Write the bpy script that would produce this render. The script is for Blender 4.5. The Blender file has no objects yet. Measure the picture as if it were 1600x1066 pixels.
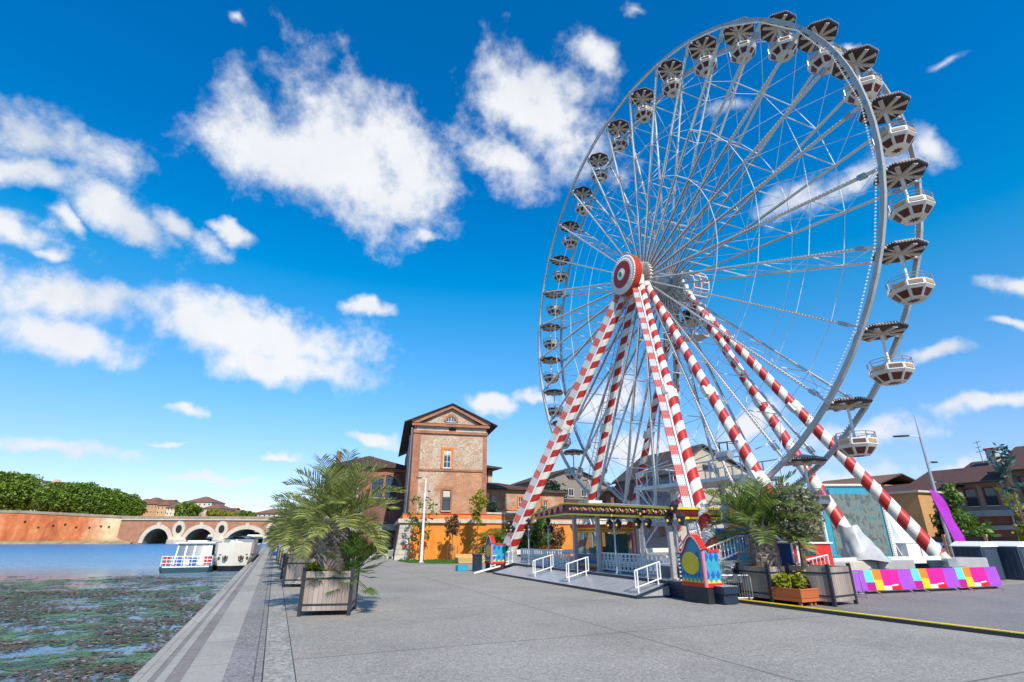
import bpy, math, random
from mathutils import Vector, Matrix, noise
R_ = random.Random(7)
PI = math.pi
scene = bpy.context.scene
COL = scene.collection
# ---------------------------------------------------------------- frame of the quay: r across it, q along it
AZ = .40578
CA, SA = math.cos(AZ), math.sin(AZ)
FOC, TILT, EYE = 806., .3612, 1.9
def W(r, q, z=0.): return Vector((r*CA-q*SA, r*SA+q*CA, z))
def rq(p): return (p[0]*CA+p[1]*SA, -p[0]*SA+p[1]*CA)
def ray(px, py):
    x = (px-800)/FOC; u = (533-py)/FOC; c, s = math.cos(TILT), math.sin(TILT)
    return x, c-s*u, s+c*u
def G(px, py, z=0.):
    x, y, k = ray(px, py); t = (z-EYE)/k; return Vector((x*t, y*t, z))
def onr(px, py, r):
    x, y, k = ray(px, py); t = r/(x*CA+y*SA); return Vector((x*t, y*t, EYE+k*t))
def onq(px, py, q):
    x, y, k = ray(px, py); t = q/(-x*SA+y*CA); return Vector((x*t, y*t, EYE+k*t))
def ony(px, py, Y):
    x, y, k = ray(px, py); t = Y/y; return Vector((x*t, Y, EYE+k*t))
# ---------------------------------------------------------------- mesh builder
class MB:
    def __init__(s): s.v = []; s.f = []; s.m = []
    def add(s, vs, fs, m=0):
        b = len(s.v); s.v.extend(vs)
        for f in fs: s.f.append(tuple(i+b for i in f)); s.m.append(m)
    def box(s, c, d, m=0, rot=None):
        x, y, z = d[0]/2, d[1]/2, d[2]/2
        vs = [Vector(p) for p in ((-x,-y,-z),(x,-y,-z),(x,y,-z),(-x,y,-z),(-x,-y,z),(x,-y,z),(x,y,z),(-x,y,z))]
        if rot is not None: vs = [rot@p for p in vs]
        c = Vector(c)
        s.add([p+c for p in vs], ((3,2,1,0),(4,5,6,7),(0,1,5,4),(1,2,6,5),(2,3,7,6),(3,0,4,7)), m)
        return s
    def bx(s, x0, x1, y0, y1, z0, z1, m=0):
        return s.box(((x0+x1)/2,(y0+y1)/2,(z0+z1)/2), (x1-x0,y1-y0,z1-z0), m)
    def bar(s, a, b, w, h, m=0, up=(0,0,1)):
        a, b = Vector(a), Vector(b); d = (b-a); L = d.length
        if L < 1e-6: return s
        d.normalize(); u = Vector(up)
        if abs(d.dot(u)) > .98: u = Vector((1,0,0))
        sd = d.cross(u).normalized(); u = sd.cross(d)
        vs = []
        for p in (a, b):
            for i, j in ((-1,-1),(1,-1),(1,1),(-1,1)): vs.append(p+sd*(i*w/2)+u*(j*h/2))
        s.add(vs, ((3,2,1,0),(4,5,6,7),(0,1,5,4),(1,2,6,5),(2,3,7,6),(3,0,4,7)), m)
        return s
    def tube(s, pts, r, n=6, m=0, caps=True):
        pts = [Vector(p) for p in pts]
        rs = r if isinstance(r, (list, tuple)) else [r]*len(pts)
        b = len(s.v); ref = None
        for i, p in enumerate(pts):
            d = (pts[min(i+1,len(pts)-1)]-pts[max(i-1,0)]).normalized()
            if ref is None: ref = Vector((0,0,1)) if abs(d.z) < .9 else Vector((1,0,0))
            x = d.cross(ref).normalized(); y = x.cross(d); ref = y if abs(y.dot(d)) < .9 else ref
            for k in range(n):
                a = 2*PI*k/n; s.v.append(p+(x*math.cos(a)+y*math.sin(a))*rs[i])
        for i in range(len(pts)-1):
            for k in range(n):
                k2 = (k+1) % n
                s.f.append((b+i*n+k, b+i*n+k2, b+(i+1)*n+k2, b+(i+1)*n+k)); s.m.append(m)
        if caps:
            s.f.append(tuple(b+k for k in range(n))[::-1]); s.m.append(m)
            s.f.append(tuple(b+(len(pts)-1)*n+k for k in range(n))); s.m.append(m)
        return s
    def lathe(s, prof, n=16, m=0, c=(0,0,0), ax='z', ms=None, a0=0):
        b = len(s.v); c = Vector(c)
        for r, z in prof:
            for k in range(n):
                a = a0+2*PI*k/n
                p = (r*math.cos(a), r*math.sin(a), z)
                if ax == 'x': p = (z, r*math.cos(a), r*math.sin(a))
                if ax == 'y': p = (r*math.sin(a), z, r*math.cos(a))
                s.v.append(c+Vector(p))
        for i in range(len(prof)-1):
            for k in range(n):
                k2 = (k+1) % n
                s.f.append((b+i*n+k, b+i*n+k2, b+(i+1)*n+k2, b+(i+1)*n+k)); s.m.append(ms[i] if ms else m)
        if prof[0][0] > 1e-4: s.f.append(tuple(b+k for k in range(n))[::-1]); s.m.append(ms[0] if ms else m)
        if prof[-1][0] > 1e-4: s.f.append(tuple(b+(len(prof)-1)*n+k for k in range(n))); s.m.append(ms[-1] if ms else m)
        return s
    def poly(s, pts, m=0): s.add([Vector(p) for p in pts], (tuple(range(len(pts))),), m); return s
    def prism(s, pts, off, m=0):
        pts = [Vector(p) for p in pts]; off = Vector(off); n = len(pts)
        fs = [tuple(range(n))[::-1], tuple(range(n, 2*n))]+[(i, (i+1) % n, n+(i+1) % n, n+i) for i in range(n)]
        s.add(pts+[p+off for p in pts], fs, m); return s
    def build(s, name, mats, parent=None, smooth=False, loc=None, rotz=None):
        me = bpy.data.meshes.new(name); me.from_pydata([tuple(p) for p in s.v], [], s.f)
        if not isinstance(mats, (list, tuple)): mats = [mats]
        for mm in mats: me.materials.append(mm)
        me.polygons.foreach_set('material_index', s.m)
        if smooth: me.polygons.foreach_set('use_smooth', [True]*len(s.f))
        me.update()
        o = bpy.data.objects.new(name, me); COL.objects.link(o)
        if parent is not None: o.parent = parent
        if loc is not None: o.location = loc
        if rotz is not None: o.rotation_euler = (0,0,rotz)
        return o
def tag(o, label=None, cat=None, group=None, kind=None):
    if label: o['label'] = label
    if cat: o['category'] = cat
    if group: o['group'] = group
    if kind: o['kind'] = kind
    return o
def thing(name, label, cat, loc, rotz=0., group=None):
    o = bpy.data.objects.new(name, None); COL.objects.link(o)
    o.location = loc; o.rotation_euler = (0,0,rotz); o.empty_display_size = .3
    return tag(o, label, cat, group)
def fr(name, label, cat, r, q, z=0., rot=0., group=None):     # a thing standing in the quay frame
    return thing(name, label, cat, W(r,q,z), AZ+rot, group)
def kids(o): return [c for c in bpy.data.objects if c.parent == o]
def copy_tree(o, parent=None, ch=None):
    if ch is None:
        ch = {}
        for c in bpy.data.objects:
            if c.parent: ch.setdefault(c.parent.name, []).append(c)
    c = o.copy(); COL.objects.link(c)
    if parent is not None: c.parent = parent
    for k in ch.get(o.name, []): copy_tree(k, c, ch)
    return c
# ---------------------------------------------------------------- materials
def nt(name):
    m = bpy.data.materials.new(name); m.use_nodes = True
    t = m.node_tree; b = t.nodes['Principled BSDF']; return m, t, b
def N(t, typ, **kw):
    n = t.nodes.new(typ)
    for k, v in kw.items(): setattr(n, k, v)
    return n
def ramp(t, pts, fac=None, interp='LINEAR'):
    n = N(t, 'ShaderNodeValToRGB'); e = n.color_ramp.elements; n.color_ramp.interpolation = interp
    while len(e) < len(pts): e.new(.5)
    for i, (p, c) in enumerate(pts):
        e[i].position = p; e[i].color = (c[0], c[1], c[2], 1) if isinstance(c, (tuple, list)) else (c, c, c, 1)
    if fac is not None: t.links.new(fac, n.inputs[0])
    return n
def mix(t, fac, a, b, typ='MIX'):
    n = N(t, 'ShaderNodeMix', data_type='RGBA', blend_type=typ)
    for sock, v in ((n.inputs[0], fac), (n.inputs[6], a), (n.inputs[7], b)):
        if hasattr(v, 'is_linked'): t.links.new(v, sock)
        elif isinstance(v, (tuple, list)): sock.default_value = (v[0], v[1], v[2], 1)
        else: sock.default_value = v
    return n.outputs[2]
def coords(t, scale=(1,1,1), kind='Object'):
    tc = N(t, 'ShaderNodeTexCoord'); mp = N(t, 'ShaderNodeMapping'); mp.inputs['Scale'].default_value = scale
    t.links.new(tc.outputs[kind], mp.inputs[0]); return mp.outputs[0]
def nz(t, vec, scale, detail=4, rough=.55):
    n = N(t, 'ShaderNodeTexNoise'); n.inputs['Scale'].default_value = scale; n.inputs['Detail'].default_value = detail
    n.inputs['Roughness'].default_value = rough; t.links.new(vec, n.inputs['Vector']); return n.outputs['Fac']
def bump(t, b, h, strength=.3, dist=.02):
    n = N(t, 'ShaderNodeBump'); n.inputs['Strength'].default_value = strength; n.inputs['Distance'].default_value = dist
    t.links.new(h, n.inputs['Height']); t.links.new(n.outputs[0], b.inputs['Normal'])
def mth(t, op, a, b=0., clamp=False):
    n = N(t, 'ShaderNodeMath', operation=op); n.use_clamp = clamp
    for i, v in enumerate((a, b)):
        if hasattr(v, 'is_linked'): t.links.new(v, n.inputs[i])
        else: n.inputs[i].default_value = v
    return n.outputs[0]
def sc(c, k): return tuple(min(1, x*k) for x in c)
def mat(name, c, rough=.6, metal=0., var=.12, vs=2., bmp=0., bs=30., streak=False):
    m, t, b = nt(name); b.inputs['Roughness'].default_value = rough; b.inputs['Metallic'].default_value = metal
    v = coords(t, (1,1,.25) if streak else (1,1,1))
    n = nz(t, v, vs, 6, .65)
    r = ramp(t, [(.25, sc(c, 1-var)), (.75, sc(c, 1+var))], n)
    t.links.new(r.outputs[0], b.inputs['Base Color'])
    if bmp: bump(t, b, nz(t, v, bs, 3), bmp, .02)
    return m
def wallvec(t):       # (x+y, z): runs along any axis aligned wall of an object
    tc = N(t, 'ShaderNodeTexCoord'); s = N(t, 'ShaderNodeSeparateXYZ'); t.links.new(tc.outputs['Object'], s.inputs[0])
    c = N(t, 'ShaderNodeCombineXYZ'); t.links.new(mth(t, 'ADD', s.outputs[0], s.outputs[1]), c.inputs[0]); t.links.new(s.outputs[2], c.inputs[1])
    return c.outputs[0], s, tc.outputs['Object']
def mat_brick(name, c1, c2, mortar, row=.11, patch=None, pamt=.5, var=.3, pscale=.5, rough=.9):
    m, t, b = nt(name); b.inputs['Roughness'].default_value = rough
    v, s, o = wallvec(t)
    k = N(t, 'ShaderNodeTexBrick'); t.links.new(v, k.inputs['Vector'])
    k.inputs['Color1'].default_value = (*c1, 1); k.inputs['Color2'].default_value = (*c2, 1); k.inputs['Mortar'].default_value = (*mortar, 1)
    k.inputs['Scale'].default_value = 1; k.inputs['Row Height'].default_value = row; k.inputs['Brick Width'].default_value = row*3.2
    k.inputs['Mortar Size'].default_value = row*.09; k.inputs['Bias'].default_value = -.1
    col = k.outputs[0]
    st = ramp(t, [(.3, 1-var), (.7, 1+var)], nz(t, o, pscale*1.7, 8, .7))
    col = mix(t, 1., col, st.outputs[0], 'MULTIPLY')
    if patch:
        f = ramp(t, [(1-pamt-.06, 0.), (1-pamt+.06, 1.)], nz(t, o, pscale, 9, .68))
        pc = ramp(t, [(.3, sc(patch, .8)), (.7, sc(patch, 1.15))], nz(t, o, 3, 6))
        col = mix(t, f.outputs[0], col, pc.outputs[0])
    t.links.new(col, b.inputs['Base Color'])
    bump(t, b, k.outputs[1], -.25, .02)
    return m
def mat_tiles(name, c, pitch=.22, var=.35):
    m, t, b = nt(name); b.inputs['Roughness'].default_value = .85
    v, s, o = wallvec(t)
    w = N(t, 'ShaderNodeTexWave'); w.inputs['Scale'].default_value = 1/pitch*.5; w.inputs['Distortion'].default_value = .4
    w.inputs['Detail'].default_value = 2; t.links.new(v, w.inputs['Vector'])
    n = nz(t, o, 2.2, 8, .75)
    r = ramp(t, [(.25, sc(c, 1-var)), (.55, c), (.8, (min(1,c[0]*1.5), c[1]*1.35, c[2]*1.25))], n)
    col = mix(t, .5, r.outputs[0], w.outputs[0], 'MULTIPLY')
    t.links.new(col, b.inputs['Base Color']); bump(t, b, w.outputs[1], .6, .05); return m
def mat_leaf(name, dark, light, trans=.3, rough=.5):
    m, t, b = nt(name); b.inputs['Roughness'].default_value = rough
    g = N(t, 'ShaderNodeNewGeometry')
    n = nz(t, coords(t), .8, 3)
    f = mth(t, 'ADD', mth(t, 'MULTIPLY', g.outputs['Random Per Island'], .65), mth(t, 'MULTIPLY', n, .35))
    r = ramp(t, [(.1, dark), (.85, light)], f)
    t.links.new(r.outputs[0], b.inputs['Base Color'])
    if trans:
        tr = N(t, 'ShaderNodeBsdfTranslucent'); t.links.new(r.outputs[0], tr.inputs[0])
        mx = N(t, 'ShaderNodeMixShader'); mx.inputs[0].default_value = trans
        t.links.new(b.outputs[0], mx.inputs[1]); t.links.new(tr.outputs[0], mx.inputs[2])
        t.links.new(mx.outputs[0], t.nodes['Material Output'].inputs[0])
    return m
def mat_glass(name, c=(.03,.04,.05), rough=.08):
    m, t, b = nt(name); b.inputs['Base Color'].default_value = (*c, 1); b.inputs['Roughness'].default_value = rough
    b.inputs['Specular IOR Level'].default_value = .8; return m
def mat_planks(name, c, n=8., axis='x', var=.35):
    m, t, b = nt(name); b.inputs['Roughness'].default_value = .85
    tc = N(t, 'ShaderNodeTexCoord'); s = N(t, 'ShaderNodeSeparateXYZ'); t.links.new(tc.outputs['Object'], s.inputs[0])
    u = mth(t, 'MULTIPLY', mth(t, 'ADD', s.outputs[0], s.outputs[1]) if axis == 'x' else s.outputs[2], n)
    fl = mth(t, 'FLOOR', u); fc = mth(t, 'FRACT', u)
    wn = N(t, 'ShaderNodeTexWhiteNoise', noise_dimensions='1D'); t.links.new(fl, wn.inputs['W'])
    gr = nz(t, coords(t, (14,14,1.2) if axis == 'x' else (2,2,30)), 2.2, 6, .7)
    f = mth(t, 'ADD', mth(t, 'MULTIPLY', wn.outputs[0], .55), mth(t, 'MULTIPLY', gr, .5))
    r = ramp(t, [(.15, sc(c, 1-var)), (.85, sc(c, 1+var))], f)
    gap = ramp(t, [(0., .12), (.05, 1.), (.95, 1.), (1., .12)], fc)
    t.links.new(mix(t, 1., r.outputs[0], gap.outputs[0], 'MULTIPLY'), b.inputs['Base Color'])
    bump(t, b, gap.outputs[0], .4, .02); return m
M = {}
M['white'] = mat('white_paint', (.76,.74,.70), .45, var=.08)
M['steel'] = mat('wheel_steel_paint', (.66,.61,.53), .45, var=.12, vs=1.3)
M['steel2'] = mat('wheel_grey_paint', (.40,.385,.355), .42, var=.14)
M['galv'] = mat('galvanised_steel', (.42,.43,.44), .4, .6, var=.15)
M['dark'] = mat('dark_metal', (.03,.035,.042), .45, .3, var=.2)
M['navy'] = mat('dark_blue_metal', (.02,.035,.06), .4, .2, var=.2)
M['red'] = mat('red_paint', (.46,.02,.014), .45, var=.15)
M['cream'] = mat('cream_paint', (.72,.68,.58), .5, var=.1)
M['redb'] = mat('bright_red_paint', (.62,.02,.012), .4, var=.1)
M['orange'] = mat('orange_paint', (.60,.13,.02), .45, var=.15)
M['yellow'] = mat('yellow_paint', (.78,.56,.02), .45, var=.1)
M['gold'] = mat('gold_paint', (.70,.45,.08), .4, var=.15)
M['blue'] = mat('blue_paint', (.02,.10,.42), .4, var=.2)
M['teal'] = mat('teal_paint', (.03,.30,.42), .4, var=.25, vs=5)
M['pink'] = mat('pink_paint', (.62,.18,.22), .4, var=.15)
M['maroon'] = mat('maroon_paint', (.10,.012,.012), .45, var=.25)
M['brown'] = mat('brown_panel', (.10,.035,.02), .4, var=.25, vs=4)
M['tan'] = mat('tan_panel', (.42,.25,.10), .45, var=.2, vs=4)
M['dkbrown'] = mat('dark_brown_panel', (.035,.02,.016), .5, var=.25)
M['beige'] = mat('beige_paint', (.52,.46,.37), .5, var=.12)
M['bulb'] = mat('frosted_bulb', (.86,.84,.78), .25, var=.05)
M['glass'] = mat_glass('window_glass')
M['bglass'] = mat_glass('bluish_glass', (.05,.09,.13))
M['stone'] = mat('pale_stone', (.50,.45,.36), .85, var=.25, vs=1.2, bmp=.3)
M['concrete'] = mat('concrete', (.36,.35,.33), .85, var=.18, vs=1.5, bmp=.2)
M['wood'] = mat_planks('weathered_planks', (.31,.245,.20), 8.5)
M['owood'] = mat_planks('orange_planks', (.46,.12,.03), 4.8, 'z', .22)
M['ywood'] = mat_planks('pale_planks', (.50,.32,.12), 6, 'z', .2)
M['soil'] = mat('soil', (.06,.042,.03), .95, var=.4, vs=12, bmp=.5)
M['bark'] = mat('bark', (.12,.085,.06), .9, var=.4, vs=8, bmp=.6)
M['black'] = mat('black_rubber', (.015,.015,.016), .6, var=.2)
# ================================================================ world, sun, camera
SUN_EL = math.radians(42); SUN_H = Vector((.35,-.937,0)).normalized()
SUN = SUN_H*math.cos(SUN_EL)+Vector((0,0,math.sin(SUN_EL)))
wd = bpy.data.worlds.new('World'); scene.world = wd; wd.use_nodes = True
t = wd.node_tree; bg = t.nodes['Background']; bg.inputs[1].default_value = .118
sky = N(t, 'ShaderNodeTexSky'); sky.sky_type = 'NISHITA'; sky.sun_disc = False
sky.sun_elevation = SUN_EL; sky.sun_rotation = math.atan2(SUN_H.x, SUN_H.y)
sky.air_density = 1.0; sky.dust_density = .0; sky.ozone_density = 3.0
hs = N(t, 'ShaderNodeHueSaturation'); hs.inputs['Saturation'].default_value = 1.3; hs.inputs['Hue'].default_value = .5; hs.inputs['Value'].default_value = 1.25; SKYMIX = True
tc = N(t, 'ShaderNodeTexCoord'); nv = N(t, 'ShaderNodeVectorMath', operation='NORMALIZE'); t.links.new(tc.outputs['Generated'], nv.inputs[0])
sp = N(t, 'ShaderNodeSeparateXYZ'); t.links.new(nv.outputs[0], sp.inputs[0])
n1 = N(t, 'ShaderNodeTexNoise'); n1.inputs['Scale'].default_value = 9; n1.inputs['Detail'].default_value = 9; n1.inputs['Roughness'].default_value = .6
t.links.new(nv.outputs[0], n1.inputs['Vector'])
n2 = N(t, 'ShaderNodeTexNoise'); n2.inputs['Scale'].default_value = 5; n2.inputs['Detail'].default_value = 4; t.links.new(nv.outputs[0], n2.inputs['Vector'])
tint = ramp(t, [(0., (.58,.64,.76)), (.06, (.60,.66,.82)), (.12, (.60,.70,.90)), (.22, (.62,.86,1.02)), (.42, (.80,1.12,1.14)), (.6, (.78,1.02,1.18))], sp.outputs[2])
satr = ramp(t, [(0., .9), (.2, 1.06), (.42, 1.26), (.62, 1.38)], sp.outputs[2]); t.links.new(satr.outputs[0], hs.inputs['Saturation'])
t.links.new(mix(t, 1., sky.outputs[0], tint.outputs[0], 'MULTIPLY'), hs.inputs['Color'])
az = mth(t, 'ARCTAN2', sp.outputs[0], sp.outputs[1]); el = mth(t, 'ARCSINE', sp.outputs[2])
cb = N(t, 'ShaderNodeCombineXYZ'); t.links.new(az, cb.inputs[0]); t.links.new(el, cb.inputs[1])
sb = N(t, 'ShaderNodeVectorMath', operation='SUBTRACT'); t.links.new(n2.outputs['Color'], sb.inputs[0]); sb.inputs[1].default_value = (.5,.5,.5)
ss = N(t, 'ShaderNodeVectorMath', operation='SCALE'); t.links.new(sb.outputs[0], ss.inputs[0]); ss.inputs[3].default_value = .035
ad = N(t, 'ShaderNodeVectorMath', operation='ADD'); t.links.new(cb.outputs[0], ad.inputs[0])
n5 = N(t, 'ShaderNodeTexNoise'); n5.inputs['Scale'].default_value = 19; n5.inputs['Detail'].default_value = 3; t.links.new(nv.outputs[0], n5.inputs['Vector'])
sb5 = N(t, 'ShaderNodeVectorMath', operation='SUBTRACT'); t.links.new(n5.outputs['Color'], sb5.inputs[0]); sb5.inputs[1].default_value = (.5,.5,.5)
ss5 = N(t, 'ShaderNodeVectorMath', operation='SCALE'); t.links.new(sb5.outputs[0], ss5.inputs[0]); ss5.inputs[3].default_value = .05
ad5 = N(t, 'ShaderNodeVectorMath', operation='ADD'); t.links.new(ss.outputs[0], ad5.inputs[0]); t.links.new(ss5.outputs[0], ad5.inputs[1]); t.links.new(ad5.outputs[0], ad.inputs[1])
UV = ad.outputs[0]
def azel(px, py):
    x, y, k = ray(px, py); return math.atan2(x, y), math.atan2(k, math.hypot(x, y))
# the clouds of that day: long axis from one bearing to another, half width
CL = [(-60,168,150,245,52,0),(-60,250,125,278,32,0),(-60,330,55,372,30,0),(150,308,255,385,36,0),(235,335,325,388,26,0),(335,355,382,374,14,0),(90,335,118,365,15,.1),
 (55,390,105,400,12,.15),(-80,432,260,492,46,0),(-20,505,205,548,32,0),(190,492,565,552,50,0),(310,560,560,588,32,0),(385,170,430,275,48,.05),(365,225,560,285,68,0),
 (480,175,600,320,82,0),(570,175,675,300,66,0),(520,295,680,335,36,0),(745,150,905,140,56,0),(735,225,840,275,48,.05),(790,150,905,235,70,0),(880,70,985,105,42,.32),
 (538,480,602,482,15,0),(645,366,692,370,11,.1),(-40,686,225,708,15,0),(268,634,316,645,10,0),(238,684,282,688,6,.1),(402,709,472,711,7,.1),(265,741,392,752,9,.05),
 (545,678,622,692,12,0),(738,628,795,636,17,0),(810,624,860,628,13,0),(1140,350,1430,250,44,.42),(1430,205,1485,250,36,.5),(1435,112,1512,84,18,.35),(1310,75,1345,70,14,.35),
 (1555,440,1640,452,20,0),(1475,638,1620,622,17,0),(1415,556,1515,538,17,.1),(1280,690,1430,672,32,.05),(1290,748,1400,728,24,.05),(1440,738,1540,726,18,.05),
 (880,650,1010,600,42,.08),(890,712,1080,690,36,.05),(1120,690,1220,640,30,.12),(1090,180,1180,150,22,.5),(960,8,1010,22,16,.5),(1575,505,1610,510,10,.1),(360,30,385,50,12,.6)]
dmin = None
for x0, y0, x1, y1, h, off in CL:
    a, b = azel(x0, y0), azel(x1, y1)
    cx, cy = (x0+x1)/2, (y0+y1)/2; c = azel(cx, cy); L = math.hypot(x1-x0, y1-y0)
    e = azel(cx-(y1-y0)/L*h, cy+(x1-x0)/L*h)
    ang = math.atan2(b[1]-a[1], b[0]-a[0]); la = math.hypot(b[0]-a[0], b[1]-a[1])/2+h*.0011; lb = math.hypot(e[0]-c[0], e[1]-c[1])
    mp = N(t, 'ShaderNodeMapping', vector_type='TEXTURE'); mp.inputs['Location'].default_value = (c[0], c[1], 0)
    mp.inputs['Rotation'].default_value = (0, 0, ang); mp.inputs['Scale'].default_value = (la, lb, 1)
    t.links.new(UV, mp.inputs[0]); ln = N(t, 'ShaderNodeVectorMath', operation='LENGTH'); t.links.new(mp.outputs[0], ln.inputs[0])
    d = ln.outputs[1] if not off else mth(t, 'ADD', ln.outputs[1], off)
    if dmin is None: dmin = d
    else:
        s_ = N(t, 'ShaderNodeMath', operation='SMOOTH_MIN'); t.links.new(dmin, s_.inputs[0]); t.links.new(d, s_.inputs[1]); s_.inputs[2].default_value = .25; dmin = s_.outputs[0]
n3 = N(t, 'ShaderNodeTexNoise'); n3.inputs['Scale'].default_value = 26; n3.inputs['Detail'].default_value = 8; n3.inputs['Roughness'].default_value = .62
t.links.new(nv.outputs[0], n3.inputs['Vector'])
n4 = N(t, 'ShaderNodeTexNoise'); n4.inputs['Scale'].default_value = 62; n4.inputs['Detail'].default_value = 6; n4.inputs['Roughness'].default_value = .6
t.links.new(nv.outputs[0], n4.inputs['Vector'])
nn0 = mth(t, 'MULTIPLY', mth(t, 'SUBTRACT', n4.outputs['Fac'], .5), .2)
nn = mth(t, 'ADD', nn0, mth(t, 'ADD', mth(t, 'MULTIPLY', mth(t, 'SUBTRACT', n1.outputs['Fac'], .5), 2.3), mth(t, 'MULTIPLY', mth(t, 'SUBTRACT', n3.outputs['Fac'], .5), .95)))
dd = mth(t, 'ADD', dmin, nn)
dens = N(t, 'ShaderNodeMapRange', interpolation_type='SMOOTHSTEP'); t.links.new(dd, dens.inputs[0])
for i, v in ((1, 1.2), (2, .22), (3, 0.), (4, 1.)): dens.inputs[i].default_value = v
gr = ramp(t, [(.36, (6.5,6.6,6.75)), (.52, (6.0,6.2,6.5)), (.66, (4.5,5.0,5.7))], mth(t, 'ADD', mth(t, 'MULTIPLY', n2.outputs['Fac'], .65), mth(t, 'MULTIPLY', n1.outputs['Fac'], .35)))
t.links.new(mix(t, mth(t, 'MULTIPLY', dens.outputs[0], .97), hs.outputs[0], gr.outputs[0]), bg.inputs[0])
sl = bpy.data.lights.new('sun', 'SUN'); sl.energy = 4.6; sl.angle = math.radians(.5); sl.color = (1., .93, .82)
so = bpy.data.objects.new('sun', sl); COL.objects.link(so); so.rotation_euler = SUN.to_track_quat('Z', 'Y').to_euler(); so.location = (40,-40,60)
cam = bpy.data.cameras.new('camera'); co = bpy.data.objects.new('camera', cam); COL.objects.link(co)
cam.sensor_width = 36; cam.lens = FOC/1600*36; cam.clip_end = 6000; cam.clip_start = .05
co.location = (0,0,EYE); co.rotation_euler = (PI/2+TILT, 0, 0); scene.camera = co
scene.view_settings.view_transform = 'Standard'; scene.view_settings.look = 'None'; scene.view_settings.exposure = .3; scene.view_settings.gamma = 1
scene.cycles.max_bounces = 6; scene.cycles.transparent_max_bounces = 6; scene.cycles.use_denoising = True
# ================================================================ ground, quay, river
def mat_aggregate(name, c, big=26., joint=None, contrast=.5):
    m, t, b = nt(name); b.inputs['Roughness'].default_value = .82
    v = coords(t); vo = N(t, 'ShaderNodeTexVoronoi'); vo.inputs['Scale'].default_value = big; t.links.new(v, vo.inputs['Vector'])
    r = ramp(t, [(0., sc(c, 1-contrast)), (.5, c), (1., sc(c, 1+contrast*1.3))], vo.outputs['Color'])
    st = ramp(t, [(.28, .76), (.5, .98), (.72, 1.12)], nz(t, v, .35, 8, .68))
    col = mix(t, 1., r.outputs[0], st.outputs[0], 'MULTIPLY')
    sm = ramp(t, [(.35, .88), (.65, 1.08)], nz(t, v, 9, 5, .7))
    col = mix(t, 1., col, sm.outputs[0], 'MULTIPLY')
    if joint:
        k = N(t, 'ShaderNodeTexBrick'); t.links.new(v, k.inputs['Vector']); k.offset = 0
        k.inputs['Scale'].default_value = 1; k.inputs['Row Height'].default_value = joint[1]; k.inputs['Brick Width'].default_value = joint[0]; k.inputs['Mortar Size'].default_value = joint[2]
        k.inputs['Color1'].default_value = (1,1,1,1); k.inputs['Color2'].default_value = (joint[3],)*3+(1,); k.inputs['Mortar'].default_value = (.45,.45,.45,1)
        col = mix(t, 1., col, k.outputs[0], 'MULTIPLY')
    t.links.new(col, b.inputs['Base Color']); bump(t, b, vo.outputs['Distance'], .35, .01); return m
M['plaza'] = mat_aggregate('exposed_aggregate', (.31,.283,.243), 38, (7.0,5.2,.022,.93), .34)
M['band_d'] = mat_aggregate('dark_aggregate_band', (.235,.225,.21), 34, (30,3.2,.012,.9))
M['band_l'] = mat_aggregate('pebble_band', (.295,.28,.245), 17, None, .42)
M['slab'] = mat_aggregate('pale_concrete_slab', (.365,.34,.30), 60, (20,2.1,.012,.93), .12)
M['step'] = mat_aggregate('step_concrete_shaded', (.235,.212,.20), 50, (20,2.6,.012,.92), .15)  # riser shadow painted into the tread: darker concrete on the inner part
M['step_lit'] = mat_aggregate('step_concrete_lit', (.37,.345,.31), 60, (20,2.6,.012,.93), .12)  # paler copy for the sunlit outer strip of each tread
M['groove'] = mat('drain_groove', (.05,.05,.05), .8)
def strip(name, m, r0, r1, q0, q1, z, kind='structure', depth=.05):
    mb = MB(); mb.bx(r0, r1, q0, q1, z-depth, z); o = mb.build(name, m, loc=(0,0,0), rotz=AZ); tag(o, kind=kind); return o
Q0, Q1 = -14, 330
strip('ground', M['plaza'], .56, 260, Q0, 520, 0, depth=1.8)
M['apron'] = mat_aggregate('dark_asphalt', (.225,.205,.195), 44, None, .3)
mb = MB(); mb.poly([W(13.36,13.6,.004), W(14.35,3.,.004), W(15.3,-8.,.004), W(90,-8.,.004), W(90,13.6,.004)]); tag(mb.build('asphalt_apron', M['apron']), kind='structure')
strip('pebble_paving', M['band_l'], .125, .545, Q0, Q1, 0, depth=1.8)
strip('dark_paving', M['band_d'], -.40, .105, Q0, Q1, 0, depth=1.8)
strip('drain_groove', M['groove'], -.399, .559, Q0, Q1, -.03, depth=1.2)
strip('quay_slab', M['slab'], -.93, -.401, Q0, Q1, .0, depth=1.7)
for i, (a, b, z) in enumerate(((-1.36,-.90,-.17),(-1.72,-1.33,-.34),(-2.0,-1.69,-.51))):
    strip('quay_step', M['step'], a+.13, b, Q0, Q1, z, depth=1.2); strip('step_lit_strip', M['step_lit'], a-.01, a+.129, Q0, Q1, z+.006, depth=1.2)  # shaded tread inside, lit strip outside, both put in as colour
m, t, b = nt('mossy_stone'); b.inputs['Roughness'].default_value = .9
n = nz(t, coords(t), 2.5, 8, .7); t.links.new(ramp(t, [(.35, (.07,.075,.04)), (.55, (.26,.25,.2)), (.75, (.33,.31,.26))], n).outputs[0], b.inputs['Base Color']); M['mossy'] = m
strip('quay_wall', M['mossy'], -2.12, -1.97, Q0, Q1, -.62, depth=1.2)
ZW = -1.0
m, t, b = nt('river_water'); b.inputs['Base Color'].default_value = (.008,.05,.085,1); b.inputs['Roughness'].default_value = .04; b.inputs['IOR'].default_value = 1.33
g = N(t, 'ShaderNodeNewGeometry'); sp = N(t, 'ShaderNodeSeparateXYZ'); t.links.new(g.outputs['Position'], sp.inputs[0])
mr = N(t, 'ShaderNodeMapRange'); t.links.new(sp.outputs[1], mr.inputs[0])
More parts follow.
